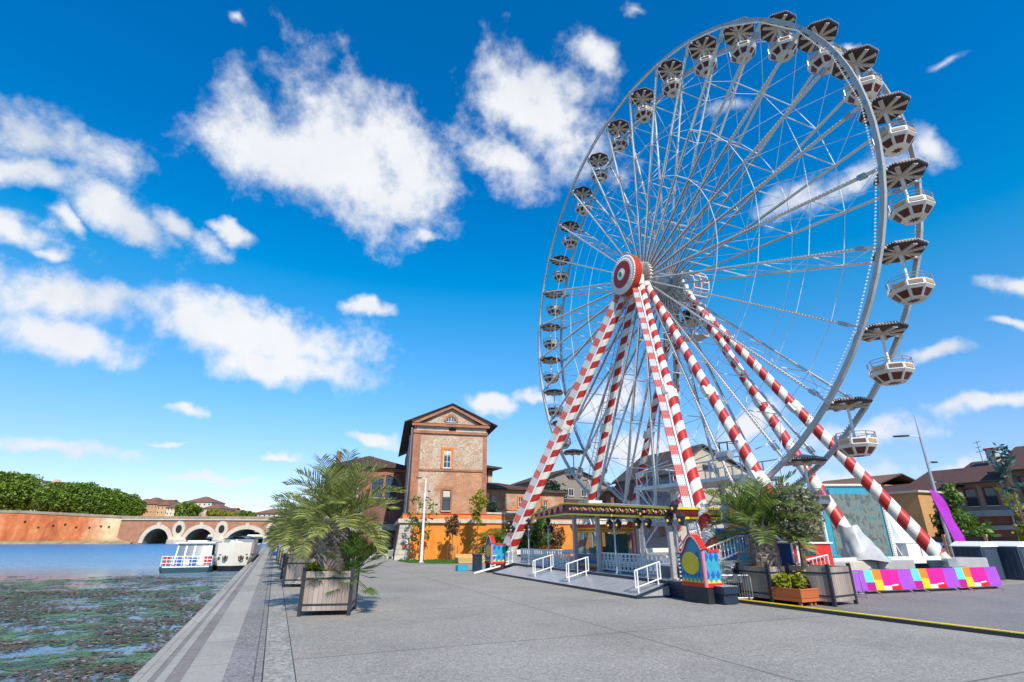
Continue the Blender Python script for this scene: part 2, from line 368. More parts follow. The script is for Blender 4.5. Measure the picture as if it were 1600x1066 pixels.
for i, v in ((1, 34.), (2, 58.), (3, .10), (4, 1.0)): mr.inputs[i].default_value = v
v = coords(t, (1,.8,1)); h = mth(t, 'ADD', nz(t, v, 1.1, 4, .6), mth(t, 'MULTIPLY', nz(t, v, .22, 3, .5), 1.5))
b.inputs['Specular IOR Level'].default_value = .36
rf = N(t, 'ShaderNodeMapRange'); t.links.new(sp.outputs[1], rf.inputs[0])
for i, vv in ((1, 40.), (2, 64.), (3, .04), (4, .32)): rf.inputs[i].default_value = vv
t.links.new(rf.outputs[0], b.inputs['Roughness'])
bn = N(t, 'ShaderNodeBump'); t.links.new(mr.outputs[0], bn.inputs['Strength']); bn.inputs['Distance'].default_value = .8; t.links.new(h, bn.inputs['Height']); t.links.new(bn.outputs[0], b.inputs['Normal'])
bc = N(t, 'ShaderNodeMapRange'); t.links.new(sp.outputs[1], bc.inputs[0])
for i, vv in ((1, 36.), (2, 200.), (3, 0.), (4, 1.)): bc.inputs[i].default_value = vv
t.links.new(ramp(t, [(0,(.09,.14,.16)),(.12,(.20,.33,.44)),(.5,(.06,.25,.48)),(1,(.03,.19,.43))], bc.outputs[0]).outputs[0], b.inputs['Base Color'])  # sky reflection put into the base colour: pale band nearer, blue farther out
M['water'] = m
mb = MB(); mb.poly([(-900,-200,ZW),(60,-200,ZW),(300,900,ZW),(-900,900,ZW)]); tag(mb.build('river_water', M['water']), kind='structure')
mb = MB(); mb.poly([(-3000,-1500,-2.4),(3000,-1500,-2.4),(3000,4000,-2.4),(-3000,4000,-2.4)]); tag(mb.build('riverbed_ground', mat('river_silt', (.06,.06,.04), .95)), kind='structure')
# floating weed: torn mats and loose leaves, densest near the quay
def inwater(x, y): r, q = rq((x, y)); return r < -2.2
def weed(x, y):
    f = noise.fractal(Vector((x*.10, y*.17, 3.1)), 1., 2., 5)
    g_ = noise.fractal(Vector((x*.45, y*.6, 9.)), 1., 2., 4)
    r, q = rq((x, y)); edge = min(1, (-2.2-r)/3.)
    lim = 46 if x < -22 else 34+(-x)*.3
    fall = max(0., min(1., (lim-y)/6.))
    return f, g_, edge, fall
mb = MB(); cs = .13
for iy in range(int(38/cs)):
    y = 7+iy*cs; w = cs*(1 if y < 22 else 1.8)
    if y >= 22 and iy % 2: continue
    for ix in range(int(48/w)):
        x = -50+ix*w
        if not inwater(x+.3, y) or x < -1.05*y-4: continue
        f, g_, e, fall = weed(x, y)
        h_ = noise.noise(Vector((x*2.3, y*2.9, 5.)))
        if f*.6+g_*.75+h_*.5-.10 > (1-fall)*.9:
            j = lambda: R_.uniform(-.42, .42)*w
            z = ZW+.012+R_.random()*.004
            mb.poly([(x+j(),y+j(),z),(x+w+j(),y+j(),z),(x+w+j(),y+w+j(),z),(x+j(),y+w+j(),z)])
m, t, b = nt('algae'); b.inputs['Roughness'].default_value = .45
v = coords(t); r = ramp(t, [(.3, (.045,.04,.025)), (.42, (.04,.08,.025)), (.54, (.10,.20,.05)), (.72, (.24,.28,.11))], nz(t, v, 1.3, 9, .78)); t.links.new(r.outputs[0], b.inputs['Base Color']); bump(t, b, nz(t, v, 25, 4), .8, .05)
tag(mb.build('algae_mat', m), kind='stuff')
mb = MB(); cnt = 0
while cnt < 30000:
    y = 8.5*(5.2**(R_.random()**.85)); x = R_.uniform(-1.04*y-2, -2.)
    if not inwater(x, y): continue
    f, g_, e, _ = weed(x+40, y+13); fall = weed(x, y)[3]
    if min(1., .26+1.0*f+.75*g_)-(1-fall)*.9 < R_.random(): continue
    cnt += 1
    s_ = R_.uniform(.03, .085)*(1+y*.022); a = R_.uniform(0, 2*PI); tl = R_.uniform(0, .22)
    dx, dy = math.cos(a)*s_, math.sin(a)*s_; ex, ey = -dy*.55, dx*.55; z = ZW+.02+R_.random()*.01; zz = s_*tl
    k = R_.random(); mi = 0 if k < .5 else (1 if k < .58 else (2 if k < .88 else 3))
    mb.add([Vector((x-dx,y-dy,z)),Vector((x+ex,y+ey,z+zz*.4)),Vector((x+dx,y+dy,z+zz)),Vector((x-ex,y-ey,z+.01))], ((0,1,2,3),), mi)
tag(mb.build('floating_leaves', [mat('dead_leaf', (.11,.07,.045), .6, var=.4), mat('red_leaf', (.15,.035,.02), .6, var=.4), mat('green_leaf', (.06,.10,.03), .6, var=.4), mat('pale_leaf', (.26,.24,.18), .6, var=.3)]), kind='stuff')
# ================================================================ the big wheel
WR, WQ, WZ, RAD, WW = 18.17, 22.49, 16.43, 14., 2.07
PH, NG = -.8878, 30
wheel = fr('ferris_wheel', 'big white ferris wheel on red and white striped legs', 'ferris wheel', WR, WQ, 0)
def wl(o, rad, k, dz=0.): a = PH+k*2*PI/NG; return Vector((o, rad*math.sin(a), WZ+rad*math.cos(a)+dz))   # local to the wheel
def bulbs(mb, a, b, step, size, off=(0,0,0), m=1):
    a, b, off = Vector(a), Vector(b), Vector(off); L = (b-a).length; n = max(1, int(L/step)); s_ = size/2
    for i in range(n):
        p = a.lerp(b, (i+.5)/n)+off
        mb.add([p+Vector(d)*s_ for d in ((1,0,0),(0,1,0),(-1,0,0),(0,-1,0),(0,0,1),(0,0,-1))], ((0,1,4),(1,2,4),(2,3,4),(3,0,4),(1,0,5),(2,1,5),(3,2,5),(0,3,5)), m)
for o, w, h in ((0., .15, .17), (WW, .14, .16)):
    mb = MB()
    for k in range(NG):
        a, b = wl(o, RAD, k), wl(o, RAD, k+1)
        for f_ in (0, 1, 2):
            a_, b_ = wl(o, RAD, k+f_/3), wl(o, RAD, k+(f_+1)/3); mid = (a_+b_)/2; mb.bar(a_, b_, w, h, 0, Vector((0, mid.y, mid.z-WZ)).normalized())
        mb.box(a, (w*1.25, .16, .16), 2, Matrix.Rotation(-(PH+k*2*PI/NG), 3, 'X'))
        ii = wl(o-.1 if o == 0 else o+.1, RAD-.13, k); jj = wl(o-.1 if o == 0 else o+.1, RAD-.13, k+1); bulbs(mb, ii, jj, .13, .095)
    mb.build('rim', [M['steel2'], M['bulb'], M['galv']], wheel)
for k in range(NG):
    for o, w in ((0., .13), (WW, .10)):
        mb = MB(); a, b = wl(o+(.12 if o == 0 else -.12), .55, k), wl(o, RAD-.1, k)
        mb.bar(a, b, .09, w, 0, (1,0,0)); mb.bar(a.lerp(b,.02), a.lerp(b,.6), .095, .05, 2, (1,0,0))
        s_ = -1 if o == 0 else 1
        bulbs(mb, a.lerp(b, .06), a.lerp(b, .95), .16, .06, (s_*w*.55, 0, 0))
        d = (b-a).normalized(); mb.bar(b-d*.75, b-d*.45, .16, .2, 3, (1,0,0))
        mb.build('spoke', [M['steel'], M['bulb'], M['brown'], M['galv']], wheel)
    mb = MB()
    rr = (.26, .44, .62, .80)
    for i, f in enumerate(rr):
        mb.tube([wl(0, RAD*f, k), wl(WW, RAD*f, k)], .028, 5)                       # cross strut of one spoke pair
        if i > 0:
            mb.tube([wl(0, RAD*f, k), wl(0, RAD*f, k+1)], .017, 4); mb.tube([wl(WW, RAD*f, k), wl(WW, RAD*f, k+1)], .017, 4)
    for f0, f1 in ((.26,.44),(.44,.62),(.62,.80),(.80,.985)):
        mb.tube([wl(0, RAD*f0, k), wl(WW, RAD*f1, k)], .014, 4); mb.tube([wl(WW, RAD*f0, k), wl(0, RAD*f1, k)], .014, 4)
    mb.build('spoke_bracing', [M['white']], wheel)
# hub with its flanges, axle and truss drum
mb = MB(); c = (0,0,WZ)
mb.lathe([(.0,-.9),(.30,-.9),(.30,3.2),(0,3.2)], 20, 0, c, 'x')
for o in (0., WW):
    mb.lathe([(.28,o-.12),(.95,o-.09),(1.0,o),(.95,o+.09),(.28,o+.12)], 30, 0, c, 'x')
    for k in range(NG): mb.bar(wl(o, .3, k), wl(o, 1.05, k), .06, .34, 0, (1,0,0))
mb.lathe([(.5,.15),(.62,.5),(.62,WW-.5),(.5,WW-.15)], 24, 1, c, 'x')
mb.build('hub', [M['steel'], M['galv']], wheel)
mb = MB()
mb.lathe([(0,-1.52),(.16,-1.52),(.18,-1.49),(.36,-1.47),(.37,-1.45),(.82,-1.43),(.84,-1.415),(.88,-1.40),(1.12,-1.36),(1.2,-1.3),(1.21,-.86),(1.05,-.82),(0,-.82)], 40, 0, c, 'x', ms=[5,3,4,0,1,1,7,7,7,0,0,0])
for ring, rad, x, m_ in ((44,1.155,-1.35,4),(40,.95,-1.40,4)):
    for k in range(ring):
        a = 2*PI*k/ring; mb.box((x, rad*math.sin(a), WZ+rad*math.cos(a)), (.05,.05,.05), m_)
for row in range(4):
    for k in range(56):
        a = 2*PI*(k+row*.5)/56; mb.box((-1.25+row*.12, 1.215*math.sin(a), WZ+1.215*math.cos(a)), (.05,.05,.05), 6)
mb.build('hub_cover', [M['redb'], M['red'], M['steel2'], M['yellow'], M['bulb'], mat('hub_green', (.05,.3,.1)), M['orange'], M['cream']], wheel)
for o, s_ in ((-.62,-1), (WW+.62,1)):
    mb = MB()
    mb.bx(o-.22, o+.22, -.75, .75, WZ-1.25, WZ-.15); mb.prism([(o-.2,-.9,WZ-1.2),(o-.2,.9,WZ-1.2),(o-.2,.45,WZ+.35),(o-.2,-.45,WZ+.35)], (.4,0,0))
    mb.lathe([(.42,o-.3),(.45,o-.27),(.45,o+.27),(.42,o+.3)], 20, 1, c, 'x')
    mb.build('bearing_block', [M['steel'], M['galv']], wheel)
mb = MB()      # cable drum and hanging service cage behind the far flange
o0, o1 = WW+.95, WW+2.1
for o in (o0, (o0+o1)/2, o1):
    for k in range(16):
        a, b = 2*PI*k/16, 2*PI*(k+1)/16
        mb.bar((o,1.15*math.sin(a),WZ+1.15*math.cos(a)),(o,1.15*math.sin(b),WZ+1.15*math.cos(b)),.06,.06)
for k in range(16):
    a = 2*PI*k/16; mb.bar((o0,1.15*math.sin(a),WZ+1.15*math.cos(a)),(o1,1.15*math.sin(a),WZ+1.15*math.cos(a)),.05,.05)
    b = 2*PI*(k+1)/16; mb.bar((o0,1.15*math.sin(a),WZ+1.15*math.cos(a)),(o1,1.15*math.sin(b),WZ+1.15*math.cos(b)),.035,.035,1)
    mb.bar((o1,.3*math.sin(a),WZ+.3*math.cos(a)),(o1,1.15*math.sin(a),WZ+1.15*math.cos(a)),.05,.05,2)
for z0, z1 in ((WZ-1.2, WZ-2.3), (WZ-2.3, WZ-3.3)):
    for y in (-.6, .6):
        for o in (o0, o1): mb.bar((o,y,z0),(o,y*.85,z1),.06,.06,0)
        mb.bar((o0,y,z0),(o1,y*.85,z1),.04,.04,1); mb.bar((o1,y,z0),(o0,y*.85,z1),.04,.04,1)
    mb.bx(o0,o1,-.6,.6,z1-.04,z1+.04,2); 
    for o in (o0, o1): mb.bar((o,-.6,z0),(o,.52,z1),.035,.035,0); mb.bar((o,.6,z0),(o,-.52,z1),.035,.035,0)
mb.bx(o0+.1,o1-.1,-.4,.4,WZ-2.2,WZ-1.5,3)
mb.build('service_cage', [M['steel'], M['red'], M['beige'], M['dark']], wheel)
# striped legs
def leg(A, B, r0, r1, band=.48, turns=2, panel=None, pw=.38, collars=(.52,)):
    A, B = Vector(A), Vector(B); d = (B-A); L = d.length; d.normalize()
    x = d.cross(Vector((0,1,0))).normalized(); y = d.cross(x); n = 20; mb = MB()
    nb = int(L/band)+3
    for i in range(-2, nb+1):
        for j in range(n):
            s_ = min(max((i+turns*j/n)*band, 0), L); a = 2*PI*j/n; r = r0+(r1-r0)*s_/L
            mb.v.append(A+d*s_+(x*math.cos(a)+y*math.sin(a))*r)
    for i in range(nb+2):
        for j in range(n):
            if j < n-1: f = (i*n+j, i*n+j+1, (i+1)*n+j+1, (i+1)*n+j)
            elif i+turns+1 < nb+3: f = (i*n+j, (i+turns)*n, (i+turns+1)*n, (i+1)*n+j)
            else: continue
            mb.f.append(f); mb.m.append(i % 2)
    lo = mb.build('leg', [M['cream'], M['red']], wheel, smooth=True)
    for tt in collars:
        cb = MB()
        p = A.lerp(B, tt); r = r0+(r1-r0)*tt
        cb.tube([p-d*.14, p+d*.14], r*1.1, 16); cb.bar(p+x*r*.9-d*.25, p+x*r*.9+d*.25, .22, .3, 0, x); cb.bar(p-x*r*.9-d*.25, p-x*r*.9+d*.25, .22, .3, 0, x)
        cb.build('collar', [M['cream'], M['galv']], lo)
    cb = MB(); cb.tube([A-d*.1, A+d*.25], r0*1.15, 14); cb.build('head', [M['cream']], lo)
    cb = MB(); cb.tube([B-d*.28, B+d*.05], r1*1.05, 14); cb.build('foot', [M['beige']], lo)
    x_, y_ = B.x, B.y; cb = MB()
    cb.prism([(x_-.5,y_-.5,.5),(x_+.5,y_-.5,.5),(x_+.5,y_+.5,.5),(x_-.5,y_+.5,.5)], (0,0,.25)); cb.prism([(x_-.3,y_-.3,.74),(x_+.3,y_-.3,.74),(x_+.3,y_+.3,.74),(x_-.3,y_+.3,.74)], (0,0,.3))
    cb.build('foot_plate', [M['galv']], lo)
    if panel:
        o = Vector(panel); o = (o-d*o.dot(d)).normalized(); nn = o.cross(d); pb = MB()
        w = pw; np_ = int(L/band)
        for i in range(1, np_):
            a_ = A+d*(i*band)+o*(r0+(r1-r0)*i/np_+.05); b_ = a_+d*band
            for p, q_ in ((a_, b_),):
                pb.add([p-nn*.05, p+o*w-nn*.05, q_+o*w-nn*.05, q_-nn*.05, p+nn*.05, p+o*w+nn*.05, q_+o*w+nn*.05, q_+nn*.05], ((0,3,2,1),(4,5,6,7),(0,1,5,4),(1,2,6,5),(2,3,7,6),(3,0,4,7)), 1 if i % 2 else 0)
            for u in range(5):
                for v in range(6):
                    c_ = a_+o*(w*(u+.5)/5)+d*(band*(v+.5)/6)
                    for sd in (-1, 1): pb.add([c_+nn*(.055*sd)+o*.02, c_+nn*(.055*sd)+d*.02, c_+nn*(.055*sd)-o*.02, c_+nn*(.055*sd)-d*.02, c_+nn*(.075*sd)], ((0,1,4),(1,2,4),(2,3,4),(3,0,4)), 2 if not i % 2 else 3)
        pb.bar(A+d*band+o*(r0+.02)+nn*.06, A+d*(L-band)+o*(r1+.02)+nn*.06, .06, .08, 4)
        pb.bar(A+d*band+o*(r0+.02)-nn*.06, A+d*(L-band)+o*(r1+.02)-nn*.06, .06, .08, 4)
        pb.build('light_panel', [mat('panel_grey', (.55,.57,.60), .5) if 'panel_grey' not in bpy.data.materials else bpy.data.materials['panel_grey'], M['red'], M['navy'], M['bulb'], M['white']], lo)
    return lo
ZF = .9
leg((-.75,.45,WZ-.75), (13.0-WR,8.0,ZF), .19, .24, panel=(-1,.55,0))
leg((-.60,-.65,WZ-.75), (13.45-WR,-8.2,ZF), .175, .26, panel=(-1,.55,0), pw=.32)
leg((-.55,.1,WZ-.9), (17.2-WR,7.0,ZF), .19, .22)
leg((-.40,-.9,WZ-.9), (17.7-WR,-8.3,ZF), .20, .27, collars=(.5,.78))
leg((WW+.75,-.75,WZ-.8), (21.1-WR,-8.0,ZF+.1), .20, .28)
leg((WW+.85,-.4,WZ-.6), (25.5-WR,-8.3,ZF), .22, .30)
leg((WW+.75,.4,WZ-.9), (21.1-WR,8.0,ZF), .19, .23)
leg((WW+.85,.5,WZ-.6), (25.5-WR,8.1,ZF), .19, .23)
# ladder up the second leg, tie beams between the feet
mb = MB()
a, b = Vector((17.2-WR-.45,6.8,1.2)), Vector((-.95,.3,WZ-1.2)); d = (b-a); u = Vector((1,0,0))
for s_ in (-.12,.12): mb.bar(a+Vector((s_,0,0)), b+Vector((s_,0,0)), .03,.03)
for i in range(60): p = a.lerp(b, i/60); mb.bar(p-u*.12, p+u*.12, .02,.02)
mb.build('ladder', [M['galv']], wheel)
mb = MB()
for (x0,y0,x1,y1,z) in ((-1,6.2,2.9,7.2,2.9),(-1,5.0,2.9,5.6,2.9),(-1,7,2.9,8,1.0),(-1,-8.3,2.9,-8,1.0),(-5.1,8,-1,7,1.0),(-5.1,-8.2,-.5,-8.3,1.0),(7.3,8.1,2.9,8,1),(7.3,-8.3,2.9,-8,1)):
    mb = MB(); mb.bar((x0,y0,z),(x1,y1,z),.18,.26); mb.build('tie_beam', [M['cream']], wheel)
mb = MB()
mb.bar((-1,4.6,1.0),(-.9,6.1,3.4),.22,.22); mb.bar((-.9,2.2,.9),(-.9,5.8,3.2),.2,.2); mb.bx(-1.4,-.3,5.3,6.3,3.3,3.9)
mb.build('leg_brace', [M['cream']], wheel)
# loading bridge with railing and cross bracing
mb = MB()
x0, x1 = .2, 2.6
for (ya, yb) in ((-5.2,-1.4),(-1.4,2.4)):
    za = 4.35
    for x in (x0, x1):
        mb.bar((x,ya,za),(x,yb,za),.12,.16); mb.bar((x,ya,za+.85),(x,yb,za+.85),.05,.05)
        for f in range(5): y = ya+(yb-ya)*f/4; mb.bar((x,y,za),(x,y,za+.85),.05,.05)
        mb.bar((x,ya,za-.1),(x,yb,1.2),.06,.06); mb.bar((x,yb,za-.1),(x,ya,1.2),.06,.06); mb.bar((x,ya,2.7),(x,yb,2.7),.06,.06)
        for y in (ya,yb): mb.bar((x,y,za),(x,y,.6),.12,.12)
    mb.bx(x0,x1,ya,yb,za-.05,za+.05,1)
for y in (-5.2,-3.3,-1.4,2.4): mb.bar((x0,y,4.35),(x1,y,4.35),.1,.12); mb.bar((x0,y,4.35+.85),(x1,y,4.35+1.7),.05,.05); mb.bar((x0,y,4.35+.85),(x1,y,1.3),.05,.05)
mb.build('service_bridge', [M['white'], M['galv']], wheel)
# ---------------------------------------------------------------- gondolas
def oct_(r, z, a0=PI/8): return [Vector((r*math.cos(a0+PI*k/4), r*math.sin(a0+PI*k/4), z)) for k in range(8)]
def make_gondola():
    g = thing('gondola', 'x', 'gondola', (0,0,0), AZ, 'gondolas hanging round the ferris wheel')
    mb = MB(); R = .82
    top, lip, und = oct_(R, .10), oct_(R+.02, 0), oct_(R-.02, -.05); apex = Vector((0,0,.30))
    for k in range(8):
        j = (k+1) % 8
        mb.add([top[k],top[j],apex], ((0,1,2),), 0); mb.add([lip[k],lip[j],top[j],top[k]], ((0,1,2,3),), 1); mb.add([und[k],und[j],lip[j],lip[k]], ((0,1,2,3),), 2)
        mb.add([und[k],und[j],Vector((0,0,-.02))], ((1,0,2),), 2)
    for k in range(8): bulbs(mb, lip[k]*1.02, lip[(k+1) % 8]*1.02, .085, .055, (0,0,.05), 3)
    cv = mb.build('canopy', [M['beige'], M['brown'], M['dkbrown'], M['bulb']], g)
    mb = MB()
    for k in range(8):
        a = PI/8+PI*k/4; mb.bar((.1*math.cos(a),.1*math.sin(a),-.05),((R-.08)*math.cos(a),(R-.08)*math.sin(a),-.085),.15,.06)
    mb.lathe([(.16,-.13),(.20,-.04)], 8); mb.build('rib', [M['beige']], cv)
    mb = MB(); mb.tube([(0,0,.15),(0,0,-1.9)], .05, 10); mb.lathe([(.14,-1.45),(.14,-1.42)], 12, 0); mb.tube([(-1.0,0,.0),(1.0,0,.0)], .05, 8, 0)
    mb.build('mast', [M['white']], g)
    mb = MB(); a_, b_, c_, d_ = oct_(.66,-1.33), oct_(.68,-1.56), oct_(.63,-1.62), oct_(.38,-1.92)
    def panel(q4, m, inset, push):
        cc = sum(q4, Vector())/4; nn = (q4[1]-q4[0]).cross(q4[3]-q4[0]).normalized()
        if nn.dot(Vector((cc.x,cc.y,-.3))) < 0: nn = -nn
        return [cc+(p-cc)*inset+nn*push for p in q4]
    pn = MB()
    for k in range(8):
        j = (k+1) % 8; door = k in (2, 6)
        if not door:
            q4 = [b_[k], b_[j], a_[j], a_[k]]; mb.add(q4+[p*.94 if i < 2 else Vector((p.x*.94,p.y*.94,p.z)) for i, p in enumerate(q4)], ((0,1,2,3),(5,4,7,6),(3,2,6,7),(0,3,7,4),(1,5,6,2)))
            cc = sum(q4, Vector())/4; p4 = [cc+Vector(((p.x-cc.x)*.78,(p.y-cc.y)*.78,(p.z-cc.z)*.58)) for p in q4]
            nn = Vector((cc.x,cc.y,0)).normalized(); pn.prism([p+nn*.004 for p in p4], nn*.012, 0 if k % 2 else 1)
        mb.add([c_[k], c_[j], b_[j], b_[k]], ((0,1,2,3),)); mb.add([d_[k], d_[j], c_[j], c_[k]], ((0,1,2,3),))
        q4 = [d_[k], d_[j], c_[j], c_[k]]; pp = panel(q4, 2, .72, .004); nn = (pp[1]-pp[0]).cross(pp[3]-pp[0]).normalized()
        pn.prism(pp, nn*.01 if nn.dot(Vector((pp[0].x,pp[0].y,-.3))) > 0 else -nn*.01, 2)
    mb.poly(d_[::-1]); mb.poly([p*1. for p in oct_(.61,-1.59)], 0)
    bk = mb.build('basket', [mat('gondola_white', (.66,.62,.54), .45, var=.12, vs=3)], g)
    st = []
    for k in range(16):
        a = PI*k/8; r = .2 if k % 2 == 0 else .08; st.append((r*math.cos(a), r*math.sin(a), -1.924))
    pn.prism(st[::-1], (0,0,-.01), 3)
    pn.build('side_panel', [M['tan'], M['brown'], mat('wine_panel', (.11,.018,.012), .3, var=.5, vs=5), M['dkbrown']], bk)
    mb = MB()
    for k in range(8):
        j = (k+1) % 8
        for r in (-1.22, -1.11):
            if k in (2, 6): continue
            if k in (2,6): continue
            mb.tube([Vector((a_[k].x,a_[k].y,r)), Vector((a_[j].x,a_[j].y,r))], .014, 5)
        mb.tube([a_[k], Vector((a_[k].x,a_[k].y,-1.11))], .02, 5)
    for k in (2, 6):
        for s_ in (0, 1):
            p = a_[(k+s_) % 8]; q_ = p.lerp(a_[(k+1-s_) % 8], .38)
            mb.tube([(p.x,p.y,-1.11),(q_.x,q_.y,-1.15),(q_.x,q_.y,-1.5),(p.x,p.y,-1.54)], .017, 5)
    mb.build('railing', [M['galv']], bk)
    mb = MB()
    ring = [Vector((.62*math.cos(PI*k/10),.62*math.sin(PI*k/10),-1.28)) for k in range(20)]
    for s_ in (-1, 1):
        for k in range(-3, 3):
            a, b = PI/2+s_*PI/2+k*.32, PI/2+s_*PI/2+(k+1)*.32
            pts = [(r*math.cos(x), r*math.sin(x), -1.48) for r, x in ((.40,a),(.60,a),(.60,b),(.40,b))]; mb.prism(pts, (0,0,.06))
    mb.build('seat', [M['brown']], bk)
    return g
ORD = ['', 'first', 'second', 'third', 'fourth', 'fifth', 'sixth', 'seventh', 'eighth', 'ninth', 'tenth', 'eleventh', 'twelfth', 'thirteenth', 'fourteenth', 'fifteenth']
gond = make_gondola(); first = True
for k in list(range(0, 16))+list(range(22, 30)):
    o = gond if first else copy_tree(gond); first = False
    l = wl(WW/2, RAD, k); o.location = W(WR+l.x, WQ+l.y, l.z)
    if k == 0: o['label'] = 'brown and white gondola hanging at the very top of the wheel'
    elif k <= 15: o['label'] = 'brown and white gondola, %s anticlockwise from the topmost one' % ORD[k]
    else: o['label'] = 'brown and white gondola, %s clockwise from the topmost one' % ORD[30-k]
# ================================================================ the fairground at the foot of the wheel
m, t, b = nt('chequer_plate'); b.inputs['Roughness'].default_value = .35; b.inputs['Metallic'].default_value = .1
v = coords(t); n = nz(t, v, 1.1, 7, .7); n2_ = nz(t, v, 7, 4)
t.links.new(mix(t, mth(t, 'MULTIPLY', n2_, .5), ramp(t, [(.3, (.33,.345,.37)), (.7, (.48,.49,.51))], n).outputs[0], (.28,.25,.22)), b.inputs['Base Color']); M['deck'] = m
# entrance ramp
o = fr('entrance_ramp', 'long grey metal ramp leading up to the fair platform', 'ramp', 11.0, 15.4)
mb = MB(); Lr = 12.7
for a, b_ in ((.0, 6.3), (6.33, Lr)):
    mb.add([Vector(p) for p in ((0,a,.07),(1.32,a,.40),(1.32,b_,.40),(0,b_,.07),(0,a,.0),(1.32,a,.0),(1.32,b_,0),(0,b_,0))], ((0,1,2,3),(4,7,6,5),(4,5,1,0),(5,6,2,1),(6,7,3,2),(7,4,0,3)))
mb.build('ramp_plate', [M['deck']], o)
mb = MB(); mb.bx(-.06,-.002,-.02,Lr+.02,0,.085); mb.bx(-.05,1.3,-.07,-.01,.0,.06); mb.bar((-.03,-.04,.08),(1.3,-.04,.41),.05,.05); mb.build('edge_trim', [M['navy']], o)
o = fr('fair_platform', 'raised dark edged platform carrying the fairground ride', 'platform', 12.33, 13.0)
mb = MB(); mb.bx(0,.62,0,18.2,.42,.5); mb.bx(.621,9.4,2.3,18.2,.42,.5); mb.build('deck', [M['deck']], o)
mb = MB(); mb.bx(-.04,-.005,-.02,18.2,.30,.49,0); mb.bx(.05,.6,.03,18.1,.02,.415,0); mb.bx(.601,9.3,2.35,18.1,.02,.415,0); mb.bx(0,.62,-.05,-.005,.30,.49,0); mb.build('skirt', [M['navy']], o)
# white lattice fence panels
def make_fence():
    g = fr('fence_panel', 'x', 'fence', 13, 0, .5, 0, 'white lattice fence panels on the platform edge')
    mb = MB(); w, h0, h1 = 1.46, .10, .72
    for z in (h0, h1): mb.bar((0,0,z),(0,w,z),.04,.05)
    for y in (0.02, w-.02): mb.bar((0,y,0),(0,y,h1+.02),.05,.05)
    mb.build('frame', [M['white']], g)
    mb = MB()
    for k in range(1, 11):
        y = w*k/11; pts = [(0, y+.045*math.sin(PI*2*s_/8+(k % 2)*PI), h0+(h1-h0)*s_/8) for s_ in range(9)]
        for i in range(8): mb.bar(pts[i], pts[i+1], .02, .048, 0, (1,0,0))
    for z in (.26, .41, .56): mb.bar((0,0,z),(0,w,z),.015,.025)
    for k in range(5):
        y = w*(k+.5)/5
        for s_ in range(8): a, c = 2*PI*s_/8, 2*PI*(s_+1)/8; mb.bar((0,y+.1*math.cos(a),.41+.1*math.sin(a)),(0,y+.1*math.cos(c),.41+.1*math.sin(c)),.018,.03,0,(1,0,0))
    mb.build('lattice', [M['white']], g); return g
fn = make_fence()
fpos = [(13.0,27.5,'white lattice fence panel at the far left end of the platform'),(13.0,26.0,'white lattice fence panel, second from the far left end of the platform'),(13.0,24.5,'white lattice fence panel, third from the far left end of the platform'),(13.0,23.3,'white lattice fence panel touching the left side of the ticket booth'),
 (13.0,19.3,'white lattice fence panel just right of the ticket booth'),(13.0,17.75,'white lattice fence panel in the middle between booth and painted arch'),(13.0,16.2,'white lattice fence panel, second from the painted arch with yellow oval'),(13.0,14.65,'white lattice fence panel beside the painted arch with yellow oval')]
for i, (r, q, l) in enumerate(fpos):
    o = fn if i == 0 else copy_tree(fn); o.location = W(r, q, .5); o['label'] = l
# white handrails on the ramp
def make_rail():
    g = fr('ramp_handrail', 'x', 'handrail', 0, 0, 0, 0, 'white tube handrails on the entrance ramp')
    mb = MB(); a, b_ = Vector((0,0,0)), Vector((1.05,0,.26))
    for p in (a+Vector((.1,0,0)), b_-Vector((.12,0,0))): mb.tube([p, p+Vector((0,0,.72))], .026, 8)
    mb.build('post', [M['white']], g); mb = MB()
    for z in (.2, .72): mb.tube([a+Vector((0,0,z)), b_+Vector((0,0,z))], .024, 8)
    for p in (a, b_): mb.tube([p+Vector((0,0,.2)), p+Vector((0,0,.72))], .024, 8)
    p = a.lerp(b_, .5); mb.tube([p+Vector((0,0,.2)), p+Vector((0,0,.72))], .016, 8)
    mb.build('rail', [M['white']], g); return g
rl = make_rail()
for i, (q, l) in enumerate(((23.6,'white ramp handrail left of the ticket booth'),(20.4,'white ramp handrail standing in front of the ticket booth'),(15.7,'white ramp handrail nearest the painted arch with yellow oval'))):
    o = rl if i == 0 else copy_tree(rl); o.location = W(11.2, q, .09); o['label'] = l
o = fr('end_handrail', 'long white handrail with balusters at the far end of the ramp', 'handrail', 10.1, 28.7, 0)
mb = MB(); a, b_ = Vector((0,0,.03)), Vector((2.4,.3,.5))
mb.bar(a, b_, .10, .08); mb.build('sloping_beam', [M['white']], o)
mb = MB(); c_ = a.lerp(b_,.42); mb.tube([c_+Vector((0,0,.6)), b_+Vector((0,0,.62))], .025, 8); mb.tube([c_+Vector((0,0,.12)), b_+Vector((0,0,.12))], .02, 8)
for k in range(6): p = c_.lerp(b_, k/5); mb.tube([p, p+Vector((0,0,.62))], .02 if k else .026, 6)
mb.build('rail', [M['white']], o)
